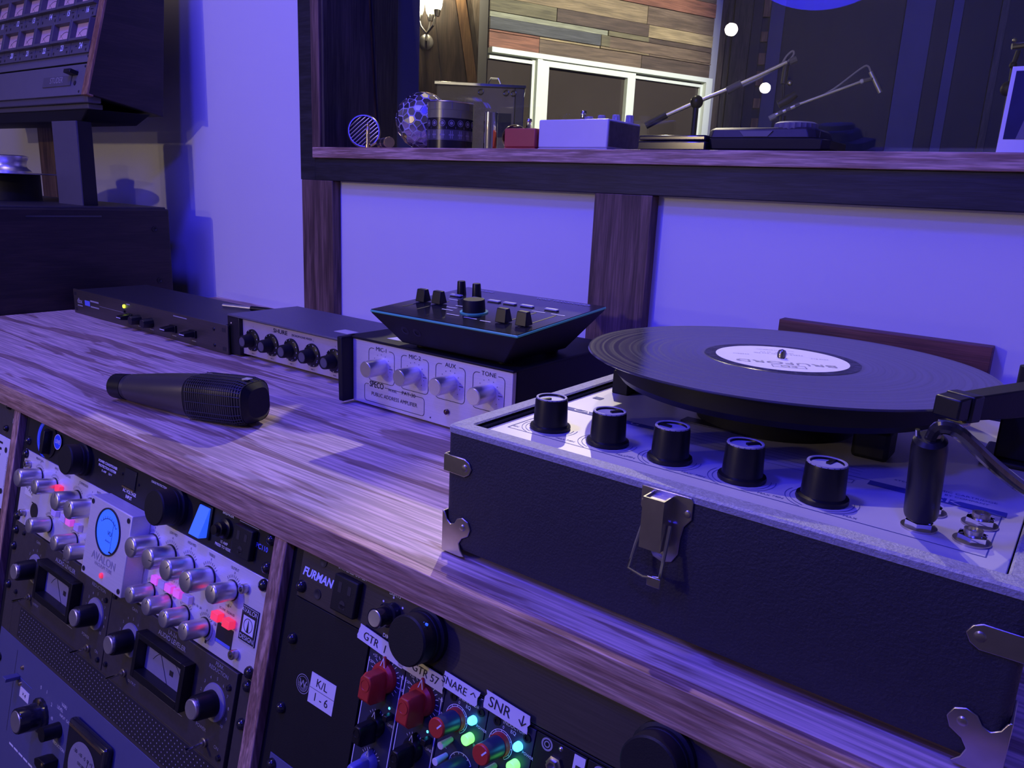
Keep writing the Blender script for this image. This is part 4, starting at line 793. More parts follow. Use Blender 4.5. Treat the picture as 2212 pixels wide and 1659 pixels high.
for x, y0, y1, cy in ((-0.083, -0.055, 0.000, -0.020), (-0.060, -0.055, 0.000, -0.018), (0.058, -0.060, 0.010, -0.050), (0.084, -0.060, 0.010, -0.050)):
    sl.rect(x - 0.0011, x + 0.0011, y0, y1, 0)
    V(MB().loft([[(x - 0.0070, cy - 0.0065, 0.001), (x + 0.0070, cy - 0.0065, 0.001), (x + 0.0070, cy + 0.0065, 0.001), (x - 0.0070, cy + 0.0065, 0.001)], [(x - 0.0062, cy - 0.0032, 0.0155), (x + 0.0062, cy - 0.0032, 0.0155), (x + 0.0062, cy + 0.0032, 0.0155), (x - 0.0062, cy + 0.0032, 0.0155)]])).build('slider_cap', 'black', u, 0.0008)
flat(sl, 0.0004).build('slider_slot', 'ink', u)
k = V(MB().lathe((0.002, -0.030, 0.0002), (0, 0, 1), [(0, 0), (0.0128, 0), (0.0123, 0.0135), (0.0116, 0.0148), (0.0090, 0.0148), (0, 0.0142)], 40)).build('main_knob', 'matte_black', u)
V(MB().lathe((0.002, -0.030, 0.0003), (0, 0, 1), [(0.0128, 0), (0.0158, 0), (0.0158, 0.0012), (0.0130, 0.0012)], 40)).build('knob_ring', 'teal_edge', k)
for x, y in ((-0.0770, 0.0430), (-0.0510, 0.0405)): V(MB().lathe((x, y, 0.0002), (0, 0, 1), [(0, 0), (0.0058, 0), (0.0050, 0.0155), (0.0045, 0.0165), (0, 0.0165)], 24)).build('small_knob', 'black', u)
for x in (-0.0735, -0.0400, -0.0150, 0.0080, 0.0325, 0.0660):
    V(MB().box(x - 0.0088, x + 0.0088, 0.0255, 0.0320, 0.0002, 0.0026)).build('pad_button', 'rubber_pad', u, 0.0016)
p = MB().text('VOICE TRANSFORMER', 0.050, 0.076, 0.0075).text('Roland', -0.064, 0.0745, 0.0090)
for x, y, w_ in ((-0.0300, 0.002, 0.014), (-0.030, -0.014, 0.016), (-0.034, -0.026, 0.015), (-0.030, -0.038, 0.016), (-0.008, -0.054, 0.018), (0.018, -0.056, 0.018), (0.040, -0.058, 0.014), (0.058, 0.014, 0.018), (0.084, 0.014, 0.018), (-0.062, 0.010, 0.014)): p.rect(x - w_ / 2, x + w_ / 2, y - 0.001, y + 0.001, 0)
flat(p, 0.0005).build('lettering', 'white_print', u)
for x in (-0.058, -0.040):
    c_ = Vector((x, -hd + 0.0125, 0.0225)); ax = Vector((0, -0.86, -0.5))
    MB().lathe(c_, ax, [(0, 0), (0.0056, 0), (0.0056, 0.0022), (0.0030, 0.0024), (0.0026, 0.0002), (0, 0.0002)], 18).build('jack_socket', 'black', u)

# ---- dynamic microphone lying at the front
A, B = Vector((0.2123, 0.0650, 0.0165)), Vector((0.4169, 0.1193, 0.0270))
u = thing('microphone', 'black dynamic microphone with square mesh head lying on the worktop', 'microphone', (A.x, A.y, 0))
ax = (B - A).normalized(); L = (B - A).length; sd = Vector((ax.y, -ax.x, 0)).normalized(); up = sd.cross(ax)
def sec(t, w_, h_, e):
    r = []
    for k in range(28):
        a_ = 2 * PI * k / 28; c_, s_ = math.cos(a_), math.sin(a_)
        px = w_ * math.copysign(abs(c_) ** e, c_); py = h_ * math.copysign(abs(s_) ** e, s_)
        q = A + ax * (L * t) + sd * px + up * py; r.append((q.x - u.location.x, q.y - u.location.y, q.z))
    return r
MB().loft([sec(0.0, 0.0115, 0.0115, 1), sec(0.008, 0.0145, 0.0145, 1), sec(0.10, 0.0155, 0.0155, 1)]).build('tail', 'black', u)
MB().loft([sec(0.10, 0.0150, 0.0150, 1), sec(0.13, 0.0150, 0.0150, 1)]).build('ring', 'dark_metal', u)
MB().loft([sec(0.13, 0.0160, 0.0160, 1), sec(0.25, 0.0190, 0.0185, 0.95), sec(0.40, 0.0222, 0.0214, 0.85), sec(0.55, 0.0242, 0.0234, 0.72), sec(0.60, 0.0244, 0.0238, 0.68)]).build('body', mat('mic_body', (0.085, 0.078, 0.066), 0.34, metal=0.5, var=0.12, spec=0.7), u)
g = MB().loft([sec(0.60, 0.0240, 0.0234, 0.66), sec(0.62, 0.0250, 0.0242, 0.62), sec(0.80, 0.0256, 0.0250, 0.58), sec(0.92, 0.0252, 0.0248, 0.58), sec(0.975, 0.0225, 0.0220, 0.62), sec(1.0, 0.0165, 0.0160, 0.7)]).build('grille', 'mesh_black', u)
wm = MB()
for k in range(26):
    t = 0.625 + 0.345 * k / 25; f_ = 1.0 if t < 0.92 else 1 - (t - 0.92) * 2.2
    R_ = sec(t, 0.0258 * f_, 0.0252 * f_, 0.58); wm.loft([R_, [tuple(Vector(q) + ax * 0.0011) for q in R_]], False)
for k in range(0, 28):
    wm.tube([sec(t, 0.0258 * f_, 0.0252 * f_, 0.58)[k] for t, f_ in ((0.622, 1), (0.80, 1.005), (0.92, 1.0), (0.97, 0.90))], 0.0005, 4)
tag(wm.build('grille_wire', 'dark_metal', u), kind='stuff')
MB().add([], []).box(-0.004, 0.004, -0.004, 0.004, 0, 0.001).xf(Matrix.Translation(Vector((B.x - u.location.x, B.y - u.location.y, B.z)) + up * 0.0246 - ax * 0.014) @ Matrix(((ax.x, sd.x, up.x), (ax.y, sd.y, up.y), (ax.z, sd.z, up.z))).to_4x4()).build('badge', 'alu', u)

# ---- portable turntable in a vinyl-covered case
TX0, TX1, TY0, TY1, TH, TP = 0.764, 1.118, 0.035, 0.400, 0.0986, 0.0926
u = thing('portable_turntable', 'portable turntable in dark vinyl-covered case with five black knobs', 'turntable', (0.941, 0.2175, 0))
TL = Matrix.Translation((-0.941, -0.2175, 0))
def K(mb): return mb.xf(TL)
rm = 0.0135
cb = MB().box(TX0, TX1, TY0, TY0 + rm, 0.004, TH - 0.003).box(TX0, TX1, TY1 - rm, TY1, 0.004, TH - 0.003).box(TX0, TX0 + rm, TY0 + rm, TY1 - rm, 0.004, TH - 0.003).box(TX1 - rm, TX1, TY0 + rm, TY1 - rm, 0.004, TH - 0.003).box(TX0 + rm, TX1 - rm, TY0 + rm, TY1 - rm, 0.004, 0.012)
# outer shell as one rounded box without a lid
sh = MB(); r_ = 0.006
def rring(x0, x1, y0, y1, z, r, n=5):
    P = []
    for cx_, cy_, a0 in ((x1 - r, y0 + r, -90), (x1 - r, y1 - r, 0), (x0 + r, y1 - r, 90), (x0 + r, y0 + r, 180)):
        for k in range(n): P.append((cx_ + r * math.cos(math.radians(a0 + 90 * k / (n - 1))), cy_ + r * math.sin(math.radians(a0 + 90 * k / (n - 1))), z))
    return P
sh.loft([rring(TX0 + 0.006, TX1 - 0.006, TY0 + 0.006, TY1 - 0.006, 0.004, r_), rring(TX0 + 0.0015, TX1 - 0.0015, TY0 + 0.0015, TY1 - 0.0015, 0.0062, r_), rring(TX0, TX1, TY0, TY1, 0.011, r_), rring(TX0, TX1, TY0, TY1, TH - 0.0035, r_),
         rring(TX0 + rm, TX1 - rm, TY0 + rm, TY1 - rm, TH - 0.0035, 0.002), rring(TX0 + rm, TX1 - rm, TY0 + rm, TY1 - rm, TP - 0.010, 0.002)], False)
sh.f.append(tuple(range(20))[::-1])
K(sh).build('case', 'vinyl_cloth', u)
K(MB().loft([rring(TX0 - 0.0004, TX1 + 0.0004, TY0 - 0.0004, TY1 + 0.0004, TH - 0.0050, r_), rring(TX0 - 0.0004, TX1 + 0.0004, TY0 - 0.0004, TY1 + 0.0004, TH - 0.0012, r_), rring(TX0 + 0.0012, TX1 - 0.0012, TY0 + 0.0012, TY1 - 0.0012, TH, r_ - 0.001),
             rring(TX0 + rm - 0.0012, TX1 - rm + 0.0012, TY0 + rm - 0.0012, TY1 - rm + 0.0012, TH, 0.003), rring(TX0 + rm, TX1 - rm, TY0 + rm, TY1 - rm, TH - 0.0012, 0.002)], False)).build('binding', 'braid', u)
for x in (TX0 + 0.03, TX1 - 0.03):
    for y in (TY0 + 0.03, TY1 - 0.03): K(MB().cyl((x, y, 0), (x, y, 0.0045), 0.009, n=14)).build('foot', 'black', u)
px0, px1, py0, py1 = TX0 + rm + 0.001, TX1 - rm - 0.001, TY0 + rm + 0.001, TY1 - rm - 0.001
dk = K(MB().box(px0, px1, py0, py1, TP - 0.006, TP)).build('deck_plate', 'deck', u, 0.0006)
def deckprint(mb, h=0.0002): return K(mb.xf(Matrix.Translation((0, 0, TP + h)) @ Matrix.Rotation(-PI / 2, 4, 'X')))
KX = [0.8105, 0.8595, 0.9072, 0.9570, 1.0062]; KY = 0.0965
pb = MB().poly([(0.787, 0.0760), (1.093, 0.0760), (1.093, 0.1530), (0.787, 0.1530)], 0.0006, True, 0).poly([(0.890, 0.139), (1.012, 0.139), (1.012, 0.146), (0.890, 0.146)], 0.0004, True, 0)
for x in KX:
    for rr in (0.0180, 0.0208): pb.poly([(x + rr * math.cos(math.radians(a)), KY + rr * math.sin(math.radians(a))) for a in range(160, 251, 10)], 0.0004, y=0).poly([(x + rr * math.cos(math.radians(a)), KY + rr * math.sin(math.radians(a))) for a in range(-70, 21, 10)], 0.0004, y=0)
    pb.text('MAX', x + 0.020, 0.0805, 0.0036, 0).text('MIN', x - 0.021, 0.0815, 0.0036, 0)
for y in (0.160, 0.166, 0.172): pb.rect(0.885, 1.012, y, y + 0.0004, 0)
pb.text('STEREO CERAMIC CARTRIDGE', 1.060, 0.166, 0.0042, 0).text('TURNTABLE BY COMPANY', 1.062, 0.160, 0.0038, 0).text('MIC', 1.085, 0.086, 0.0036, 0)
deckprint(pb).build('plate_print', 'blue_ink', dk)
bx = MB().rect(0.785, 0.823, 0.1475, 0.1550, 0).rect(0.836, 0.8690, 0.1480, 0.1555, 0).rect(1.020, 1.095, 0.1440, 0.1530, 0).rect(0.7870, 0.7950, 0.1930, 0.2000, 0)
deckprint(bx, 0.0003).build('print_block', 'blue_ink', dk)
deckprint(MB().text('CA', 0.8035, 0.1513, 0.0095, 0, sx=1.2).text('G', 0.8510, 0.1518, 0.0095, 0, sx=1.2).text('DISK', 1.0570, 0.1485, 0.0110, 0, sx=1.3), 0.0005).build('print_lettering', 'deck', dk)
for k, x in enumerate(KX):
    kb = K(MB().lathe((x, KY, TP), (0, 0, 1), [(0, 0), (0.0148, 0), (0.0152, 0.0014), (0.0148, 0.0030), (0.0127, 0.0038), (0.0125, 0.005), (0.0119, 0.0215), (0.0114, 0.0235), (0.0098, 0.0235), (0.0095, 0.0220), (0, 0.0220)], 40, flute=0.012)).build('knob', 'black', u)
    K(MB().lathe((x, KY, TP + 0.0235), (0, 0, 1), [(0.0096, 0.0), (0.0099, 0.0004), (0.0112, 0.0004), (0.0115, -0.0004)], 40)).build('knob_rim', 'dim_print', kb)
    a = math.radians((250, 60, 175, 55, 80)[k]); c_, s_ = math.cos(a), math.sin(a)
    K(MB().box(0.001, 0.0098, -0.0012, 0.0012, 0, 0.0014).xf(Matrix.Translation((x, KY, TP + 0.0220)) @ Matrix.Rotation(a, 4, 'Z'))).build('pointer', 'black', kb)
    K(MB().lathe((x, KY, TP + 0.0220), (0, 0, 1), [(0, 0.0001), (0.0094, 0.0001)], 30)).build('knob_cap', 'rubber_pad', kb)
for x, y in ((1.059, 0.0928), (1.059, 0.1217), (1.0845, 0.0928), (1.0845, 0.1217)):
    j = K(MB().lathe((x, y, TP), (0, 0, 1), [(0, 0), (0.0092, 0), (0.0092, 0.0012), (0, 0.0012)], 28)).build('jack_washer', 'steel', u)
    K(MB().lathe((x, y, TP + 0.0012), (0, 0, 1), [(0.0, 0), (0.0076, 0), (0.0076, 0.0032), (0.0058, 0.0038), (0.0, 0.0038)], 6)).build('jack_nut', 'chrome', j)
    K(MB().lathe((x, y, TP + 0.0045), (0, 0, 1), [(0.0046, 0), (0.0046, 0.0028), (0.0034, 0.0028), (0.0031, 0.0010), (0, 0.0010)], 24)).build('jack_thread', 'steel', j)
# platter, motor board and tonearm
PC = Vector((0.9248, 0.2450, 0.1434))
K(MB().lathe((PC.x, PC.y, TP), (0, 0, 1), [(0, 0), (0.060, 0), (0.060, 0.018), (0, 0.018)], 40)).build('platter_hub', 'matte_black', u)
K(MB().lathe((PC.x, PC.y, 0.1180), (0, 0, 1), [(0, 0), (0.112, 0), (0.124, 0.003), (0.128, 0.008), (0.128, 0.0215), (0.125, 0.0236), (0, 0.0236)], 72)).build('platter', mat('platter_black', (0.02, 0.019, 0.02), 0.4, metal=0.4), u)
sp = K(MB().lathe((PC.x, PC.y, 0.1390), (0, 0, 1), [(0, 0), (0.0036, 0), (0.0036, 0.0085), (0.0026, 0.0105), (0, 0.0115)], 18)).build('spindle', 'chrome', u)
K(MB().box(0.789, 0.8045, 0.222, 0.250, TP, TP + 0.0205)).build('adapter_block', 'matte_black', u, 0.001); K(MB().box(0.8045, 0.840, 0.236, 0.247, TP, TP + 0.014)).build('adapter_tray', 'studio_grey', u, 0.001)
K(MB().box(0.872, 0.920, 0.1860, 0.1990, TP, TP + 0.0012)).build('slot_plate', 'dark_metal', u, 0.0005)
K(MB().box(0.996, 1.020, 0.195, 0.222, TP, TP + 0.022)).build('support_leg', 'matte_black', u, 0.003)
ta = empty('tonearm'); ta.parent = u; ta.location = (0, 0, 0)
K(MB().box(1.068, TX1 - rm - 0.002, 0.2480, 0.300, TP, TP + 0.004).box(1.0755, TX1 - rm - 0.003, 0.256, 0.292, TP + 0.004, 0.133)).build('arm_pillar', 'matte_black', ta, 0.0015)
h0, h1 = Vector((1.0545, 0.1500, 0.1485)), Vector((1.1005, 0.2640, 0.1450)); d_ = (h1 - h0).normalized(); s2 = Vector((d_.y, -d_.x, 0)).normalized(); up2 = s2.cross(d_)
def arm_ring(t, w_, lo, hi):
    c_ = h0 + (h1 - h0) * t; return [tuple(c_ + s2 * a + up2 * b) for a, b in ((-w_, lo), (w_, lo), (w_, hi), (-w_, hi))]
K(MB().loft([arm_ring(0.17, 0.0065, -0.008, 0.007), arm_ring(0.5, 0.0075, -0.010, 0.008), arm_ring(1.0, 0.0085, -0.011, 0.009)])).build('arm_tube', 'matte_black', ta, 0.001)
K(MB().loft([arm_ring(0.0, 0.0080, -0.006, 0.0065), arm_ring(0.09, 0.0082, -0.007, 0.0075)])).build('headshell', 'black', ta, 0.0012)
K(MB().loft([arm_ring(0.10, 0.0090, -0.0085, 0.0080), arm_ring(0.19, 0.0090, -0.0085, 0.0080)])).build('cartridge', 'black', ta, 0.0012)
K(MB().loft([arm_ring(0.04, 0.0060, -0.0105, -0.0090), arm_ring(0.13, 0.0060, -0.0105, -0.0090)])).build('finger_lift', 'rubber_pad', ta)
K(MB().loft([arm_ring(0.12, 0.0030, -0.0130, -0.0085), arm_ring(0.20, 0.0030, -0.0120, -0.0085)])).build('stylus', 'brass', ta)
K(MB().cyl((1.088, 0.274, 0.133), (1.088, 0.274, 0.160), 0.009, n=18)).build('arm_pivot', 'matte_black', ta)
# metal hardware on the case front
def front(poly, th, y=TY0): return K(MB().prism([(a, y, b) for a, b in poly], (0, -th, 0)))
for mir in (False, True):
    fx = (lambda a: 1.882 - a) if mir else (lambda a: a)
    cp = [(0.7632, 0.0640), (0.7820, 0.0635), (0.7862, 0.0660), (0.7885, 0.0705), (0.7862, 0.0750), (0.7820, 0.0770), (0.7632, 0.0770)]
    cl = front([(fx(a), b) for a, b in cp], 0.0014).build('corner_clip', 'steel', u, 0.0005)
    xs = sorted((fx(0.7626), fx(0.7642))); K(MB().box(xs[0], xs[1], TY0 - 0.0014, TY0 + 0.024, 0.0640, 0.0770)).build('clip_side', 'steel', cl, 0.0005)
    K(MB().lathe((fx(0.7825), TY0 - 0.0014, 0.0703), OUT, [(0, 0), (0.0028, 0), (0.0022, 0.0010), (0, 0.0014)], 14)).build('rivet', 'steel', cl)
    bp = [(0.7632, 0.0015), (0.7800, 0.0015), (0.7842, 0.0025), (0.7805, 0.0065), (0.7788, 0.0115), (0.7815, 0.0160), (0.7872, 0.0195), (0.7892, 0.0250), (0.7868, 0.0305), (0.7815, 0.0325), (0.7768, 0.0305), (0.7742, 0.0262), (0.7705, 0.0248), (0.7668, 0.0275), (0.7648, 0.0320), (0.7632, 0.0330)]
    cl = front([(fx(a), b) for a, b in bp], 0.0014).build('corner_guard', 'steel', u, 0.0005)
    K(MB().box(xs[0], xs[1], TY0 - 0.0014, TY0 + 0.022, 0.0015, 0.0330)).build('guard_side', 'steel', cl, 0.0005)
    K(MB().lathe((fx(0.7822), TY0 - 0.0014, 0.0250), OUT, [(0, 0), (0.0026, 0), (0.0020, 0.0010), (0, 0.0014)], 14)).build('rivet', 'steel', cl)
lt = front([(0.9205, 0.0965), (0.9520, 0.0965), (0.9532, 0.0945), (0.9532, 0.0835), (0.9490, 0.0780), (0.9475, 0.0700), (0.9470, 0.0600), (0.9435, 0.0540), (0.9375, 0.0522), (0.9315, 0.0540), (0.9280, 0.0600), (0.9270, 0.0700), (0.9250, 0.0780), (0.9205, 0.0835)], 0.0014).build('latch', 'steel', u, 0.0004)
K(MB().box(0.9285, 0.9400, TY0 - 0.012, TY0 - 0.0010, 0.0630, 0.0930).box(0.9275, 0.9285, TY0 - 0.013, TY0 - 0.001, 0.0630, 0.0945).box(0.9400, 0.9410, TY0 - 0.013, TY0 - 0.001, 0.0630, 0.0945).box(0.9285, 0.9400, TY0 - 0.013, TY0 - 0.012, 0.0630, 0.0945)).build('latch_box', 'steel', lt)
K(MB().tube([(0.9262, TY0 - 0.005, 0.0790), (0.9240, TY0 - 0.010, 0.0620), (0.9225, TY0 - 0.0135, 0.0480), (0.9330, TY0 - 0.0145, 0.0462), (0.9430, TY0 - 0.0135, 0.0480), (0.9430, TY0 - 0.010, 0.0620), (0.9425, TY0 - 0.005, 0.0780)], 0.0012, 8)).build('bail_wire', 'chrome', lt)
K(MB().box(0.9355, 0.9440, TY0 - 0.0150, TY0 - 0.0140, 0.0420, 0.0480)).build('bail_tab', 'steel', lt, 0.0003)
for x, z in ((0.9232, 0.0870), (0.9505, 0.0865), (0.9375, 0.0575)): K(MB().lathe((x, TY0 - 0.0014, z), OUT, [(0, 0), (0.0024, 0), (0.0019, 0.0009), (0, 0.0013)], 14)).build('rivet', 'steel', lt)

# ---- long-playing record on the platter
rm_ = bpy.data.materials.new('record_vinyl'); nt, b_ = nodes_of(rm_); N_, L_ = nt.nodes, nt.links
b_.inputs['Base Color'].default_value = C(0.045, 0.044, 0.052); b_.inputs['Roughness'].default_value = 0.26; b_.inputs['Specular IOR Level'].default_value = 1.0
tc = N_.new('ShaderNodeTexCoord'); sx_ = N_.new('ShaderNodeVectorMath'); sx_.operation = 'LENGTH'; L_.new(tc.outputs['Object'], sx_.inputs[0])
nz = N_.new('ShaderNodeTexNoise'); nz.noise_dimensions = '1D'; nz.inputs['Scale'].default_value = 260; nz.inputs['Detail'].default_value = 4; L_.new(sx_.outputs['Value'], nz.inputs['W'])
mr = N_.new('ShaderNodeMapRange'); mr.inputs['From Min'].default_value = 0.3; mr.inputs['From Max'].default_value = 0.7; mr.inputs['To Min'].default_value = 0.11; mr.inputs['To Max'].default_value = 0.22; L_.new(nz.outputs['Fac'], mr.inputs['Value']); L_.new(mr.outputs[0], b_.inputs['Roughness'])
wv_ = N_.new('ShaderNodeMath'); wv_.operation = 'MULTIPLY'; wv_.inputs[1].default_value = 2 * PI / 0.0011; L_.new(sx_.outputs['Value'], wv_.inputs[0])
sn = N_.new('ShaderNodeMath'); sn.operation = 'SINE'; L_.new(wv_.outputs[0], sn.inputs[0])
bu = N_.new('ShaderNodeBump'); bu.inputs['Strength'].default_value = 0.025; bu.inputs['Distance'].default_value = 0.0002; L_.new(sn.outputs[0], bu.inputs['Height']); L_.new(bu.outputs[0], b_.inputs['Normal'])
u = thing('vinyl_record', 'black vinyl record with pale label on the turntable', 'record', PC + Vector((0, 0, -0.0018)), (-0.0086, -0.0054, 0))
MB().lathe((0, 0, 0), (0, 0, 1), [(0.0037, 0), (0.150, 0), (0.1512, 0.0008), (0.1505, 0.0018), (0.1470, 0.0015), (0.0590, 0.0014), (0.0585, 0.0017), (0.0037, 0.0017)], 160).build('disc', rm_, u, ang=25)
MB().lathe((0, 0, 0.0017), (0, 0, 1), [(0.0495, 0), (0.0585, 0.0)], 96).build('run_out', mat('run_out_vinyl', (0.02, 0.02, 0.024), 0.22, spec=0.8), u)
lb = MB().lathe((0, 0, 0.0017), (0, 0, 1), [(0.0037, 0.0001), (0.0500, 0.0001), (0.0500, -0.0002)], 96).build('label', 'paper', u)
tx = MB().text('BRUFORD', 0, 0.021, 0.0115, 0, sx=1.45).text('FEELS GOOD TO ME', 0, -0.016, 0.0042, 0).text('SIDE ONE   33 1/3', 0.0, -0.022, 0.0034, 0).text('STEREO', 0.030, -0.006, 0.0036, 0).text('2310 612', -0.030, -0.006, 0.0036, 0).text('ALL RIGHTS RESERVED', 0, -0.033, 0.0030, 0).poly([(-0.012, 0.038), (0.012, 0.038), (0.012, 0.030), (-0.012, 0.030)], 0.0008, True, 0).text('EG', 0, 0.0338, 0.0080, 0, sx=1.3)
tx.xf(Matrix.Translation((0, 0, 0.0021)) @ Matrix.Rotation(math.radians(208), 4, 'Z') @ Matrix.Rotation(-PI / 2, 4, 'X')).build('label_print', 'dim_print', lb)

# ---- jack lead plugged into the turntable
u = thing('jack_lead', 'black jack plug and lead standing in the turntable socket', 'cable', (1.0590, 0.0928, 0.0985))
o_ = Vector(u.location)
a, b = Vector((1.0590, 0.0915, 0.1010)) - o_, Vector((1.0596, 0.0720, 0.1495)) - o_
MB().lathe(a, b - a, [(0, -0.003), (0.0050, -0.003), (0.0050, 0.0), (0.0082, 0.0002), (0.0086, 0.002), (0.0086, 0.046), (0.0080, 0.0505), (0.0060, 0.0525), (0, 0.0525)], 32).build('plug_shell', 'black', u)
MB().cyl(b + Vector((-0.0060, 0.000, -0.001)), b + Vector((-0.0064, -0.001, 0.003)), 0.0012, n=8).build('plug_screw', 'chrome', u)
pts = [Vector(p) - o_ for p in ((1.0600, 0.0715, 0.1480), (1.0625, 0.0700, 0.1555), (1.0690, 0.0715, 0.1560), (1.0760, 0.0800, 0.1490), (1.0840, 0.0920, 0.1390), (1.0930, 0.1060, 0.1285), (1.1020, 0.1210, 0.1190), (1.1140, 0.1400, 0.1110), (1.1300, 0.1620, 0.0950), (1.1480, 0.1850, 0.0600), (1.1650, 0.2050, 0.0180), (1.1900, 0.2300, 0.0050), (1.2600, 0.2600, 0.0048), (1.3600, 0.3300, 0.0048))]
def smooth(P, n=4):
    out = []
    for i in range(len(P) - 1):
        p0, p1, p2, p3 = P[max(i - 1, 0)], P[i], P[i + 1], P[min(i + 2, len(P) - 1)]
        for k in range(n):
            t = k / n; out.append(0.5 * ((2 * p1) + (p2 - p0) * t + (2 * p0 - 5 * p1 + 4 * p2 - p3) * t * t + (3 * p1 - p0 - 3 * p2 + p3) * t ** 3))
    return out + [P[-1]]
MB().tube(smooth(pts), 0.0036, 10).build('cord', 'gloss_black', u)

# ---- reddish board standing against the wall
tag(MB().box(-0.1145, 0.1145, -0.0095, 0.0095, 0, 0.1222).build('wood_board', 'red_board', None, 0.001, loc=(0.9190, 0.6070, 0)), 'reddish brown wooden board leaning on the wall behind the record', 'board')

# ------------------------------------------------------------------ tape machine and meter bridge at the left
u = thing('tape_machine', 'large dark tape machine with wooden side panel at the left end of the worktop', 'tape machine', (-0.85, 0.18, FZ))
TM = Matrix.Translation((0.85, -0.18, -FZ))
def Q(mb): return mb.xf(TM)
Q(MB().box(-1.22, -0.462, -0.16, 0.510, FZ, 0.188)).build('cabinet', 'matte_black', u)
Q(MB().box(-0.462, -0.4500, -0.16, 0.513, -0.62, 0.190)).build('side_panel', 'walnut_side', u, 0.003)
Q(MB().box(-1.22, -0.4545, -0.155, 0.508, 0.188, 0.1935)).build('deck_plate', 'dark_metal', u, 0.001)
Q(MB().box(-0.4510, -0.4492, 0.24, 0.375, 0.174, 0.177)).build('edge_strip', 'gloss_black', u)
for y, z in ((0.480, 0.150), (0.484, 0.045)): Q(MB().lathe((-0.4500, y, z), (1, 0, 0), [(0, 0), (0.006, 0), (0.006, 0.0015), (0.003, 0.0015), (0.002, 0.0003), (0, 0.0003)], 16)).build('panel_bolt', 'black', u)
Q(MB().cyl((-0.76, 0.335, 0.1935), (-0.76, 0.335, 0.2470), 0.058, n=36)).build('reel_table', 'matte_black', u)
Q(MB().box(-0.604, -0.500, 0.3665, 0.394, 0.1935, 0.352)).build('stand_column', 'black', u, 0.001)
Q(MB().box(-0.6035, -0.5005, 0.3645, 0.3665, 0.1935, 0.352)).build('column_cover', 'studio_grey2', u)
u = thing('tape_reel', 'metal tape reel with blue-lit silver hub lying on the tape machine', 'tape reel', (-0.76, 0.335, 0.2472))
MB().lathe((0, 0, 0), (0, 0, 1), [(0, 0), (0.133, 0), (0.1333, 0.0008), (0.133, 0.0016), (0, 0.0016)], 80).build('flange', 'steel', u)
MB().lathe((0, 0, 0.0016), (0, 0, 1), [(0, 0), (0.044, 0), (0.043, 0.004), (0.036, 0.010), (0.034, 0.016), (0.036, 0.024), (0.039, 0.030), (0.039, 0.034), (0.030, 0.036), (0, 0.036)], 40).build('hub', 'alu', u)
aB = math.atan2(0.047, 0.170)
u = thing('meter_bridge', 'grey bridge of small level meters with wooden edge above the tape machine', 'meter bridge', (-0.45, 0.369, 0.399), (0, 0, 0))
fr = Matrix.Rotation(-aB, 4, 'X')
def G(mb): return mb.xf(fr)
def yz(y, z): return (y - 0.369, z - 0.399)
prof = [yz(0.369, 0.399), yz(0.458, 0.720), yz(0.540, 0.720), yz(0.5135, 0.372)]
MB().prism([(-0.012, y, z) for y, z in prof], (0.012, 0, 0)).build('side_panel', 'walnut_side', u, 0.0015)
MB().prism([(-0.80, y + 0.006, z + 0.001) for y, z in prof], (0.787, 0, 0)).build('body', 'matte_black', u)
MB().box(-0.80, -0.014, 0.004, 0.030, -0.014, -0.001).build('under_lip', 'studio_grey2', u, 0.002)
MB().box(-0.80, -0.030, 0.012, 0.040, -0.024, -0.014).build('under_lip', 'studio_grey2', u, 0.002)
MB().loft([[(-0.80, 0.018, -0.046), (-0.075, 0.018, -0.046), (-0.06, 0.120, -0.046), (-0.80, 0.120, -0.046)], [(-0.80, 0.014, -0.024), (-0.04, 0.014, -0.024), (-0.02, 0.130, -0.024), (-0.80, 0.130, -0.024)]]).build('under_box', 'matte_black', u, 0.002)
G(MB().box(-0.0224, -0.0002, -0.003, 0.010, -0.002, 0.33)).build('wood_edge', 'teak_trim', u, 0.001)
G(MB().box(-0.80, -0.0224, 0.0, 0.005, 0.0, 0.0590)).build('lower_panel', 'studio_grey', u, 0.0006)
G(MB().box(-0.80, -0.0224, 0.0, 0.003, 0.0625, 0.33)).build('upper_panel', 'studio_grey', u)
G(MB().box(-0.2000, -0.0786, -0.002, 0.0, 0.0185, 0.0385)).build('name_plate', 'studio_grey2', u, 0.0005)
G(MB().text('STUDER', -0.1400, 0.0300, 0.0165, -0.0023, sx=0.95)).build('brand_lettering', 'dim_print', u)
G(MB().box(-0.0830, -0.0560, -0.016, 0.0, 0.0375, 0.0450)).build('switch_lever', 'black', u, 0.001); G(MB().lathe((-0.0625, 0, 0.0230), OUT, [(0, 0), (0.0045, 0), (0.0045, 0.001), (0, 0.001)], 16)).build('key_socket', 'ink', u)
for x, z in ((-0.032, 0.054), (-0.040, 0.006), (-0.0285, 0.0730), (-0.0285, 0.1420)): G(MB().lathe((x, 0, z), OUT, [(0, 0), (0.0028, 0), (0.002, 0.001), (0, 0.0013)], 10)).build('screw', 'ink', u)
m0 = None
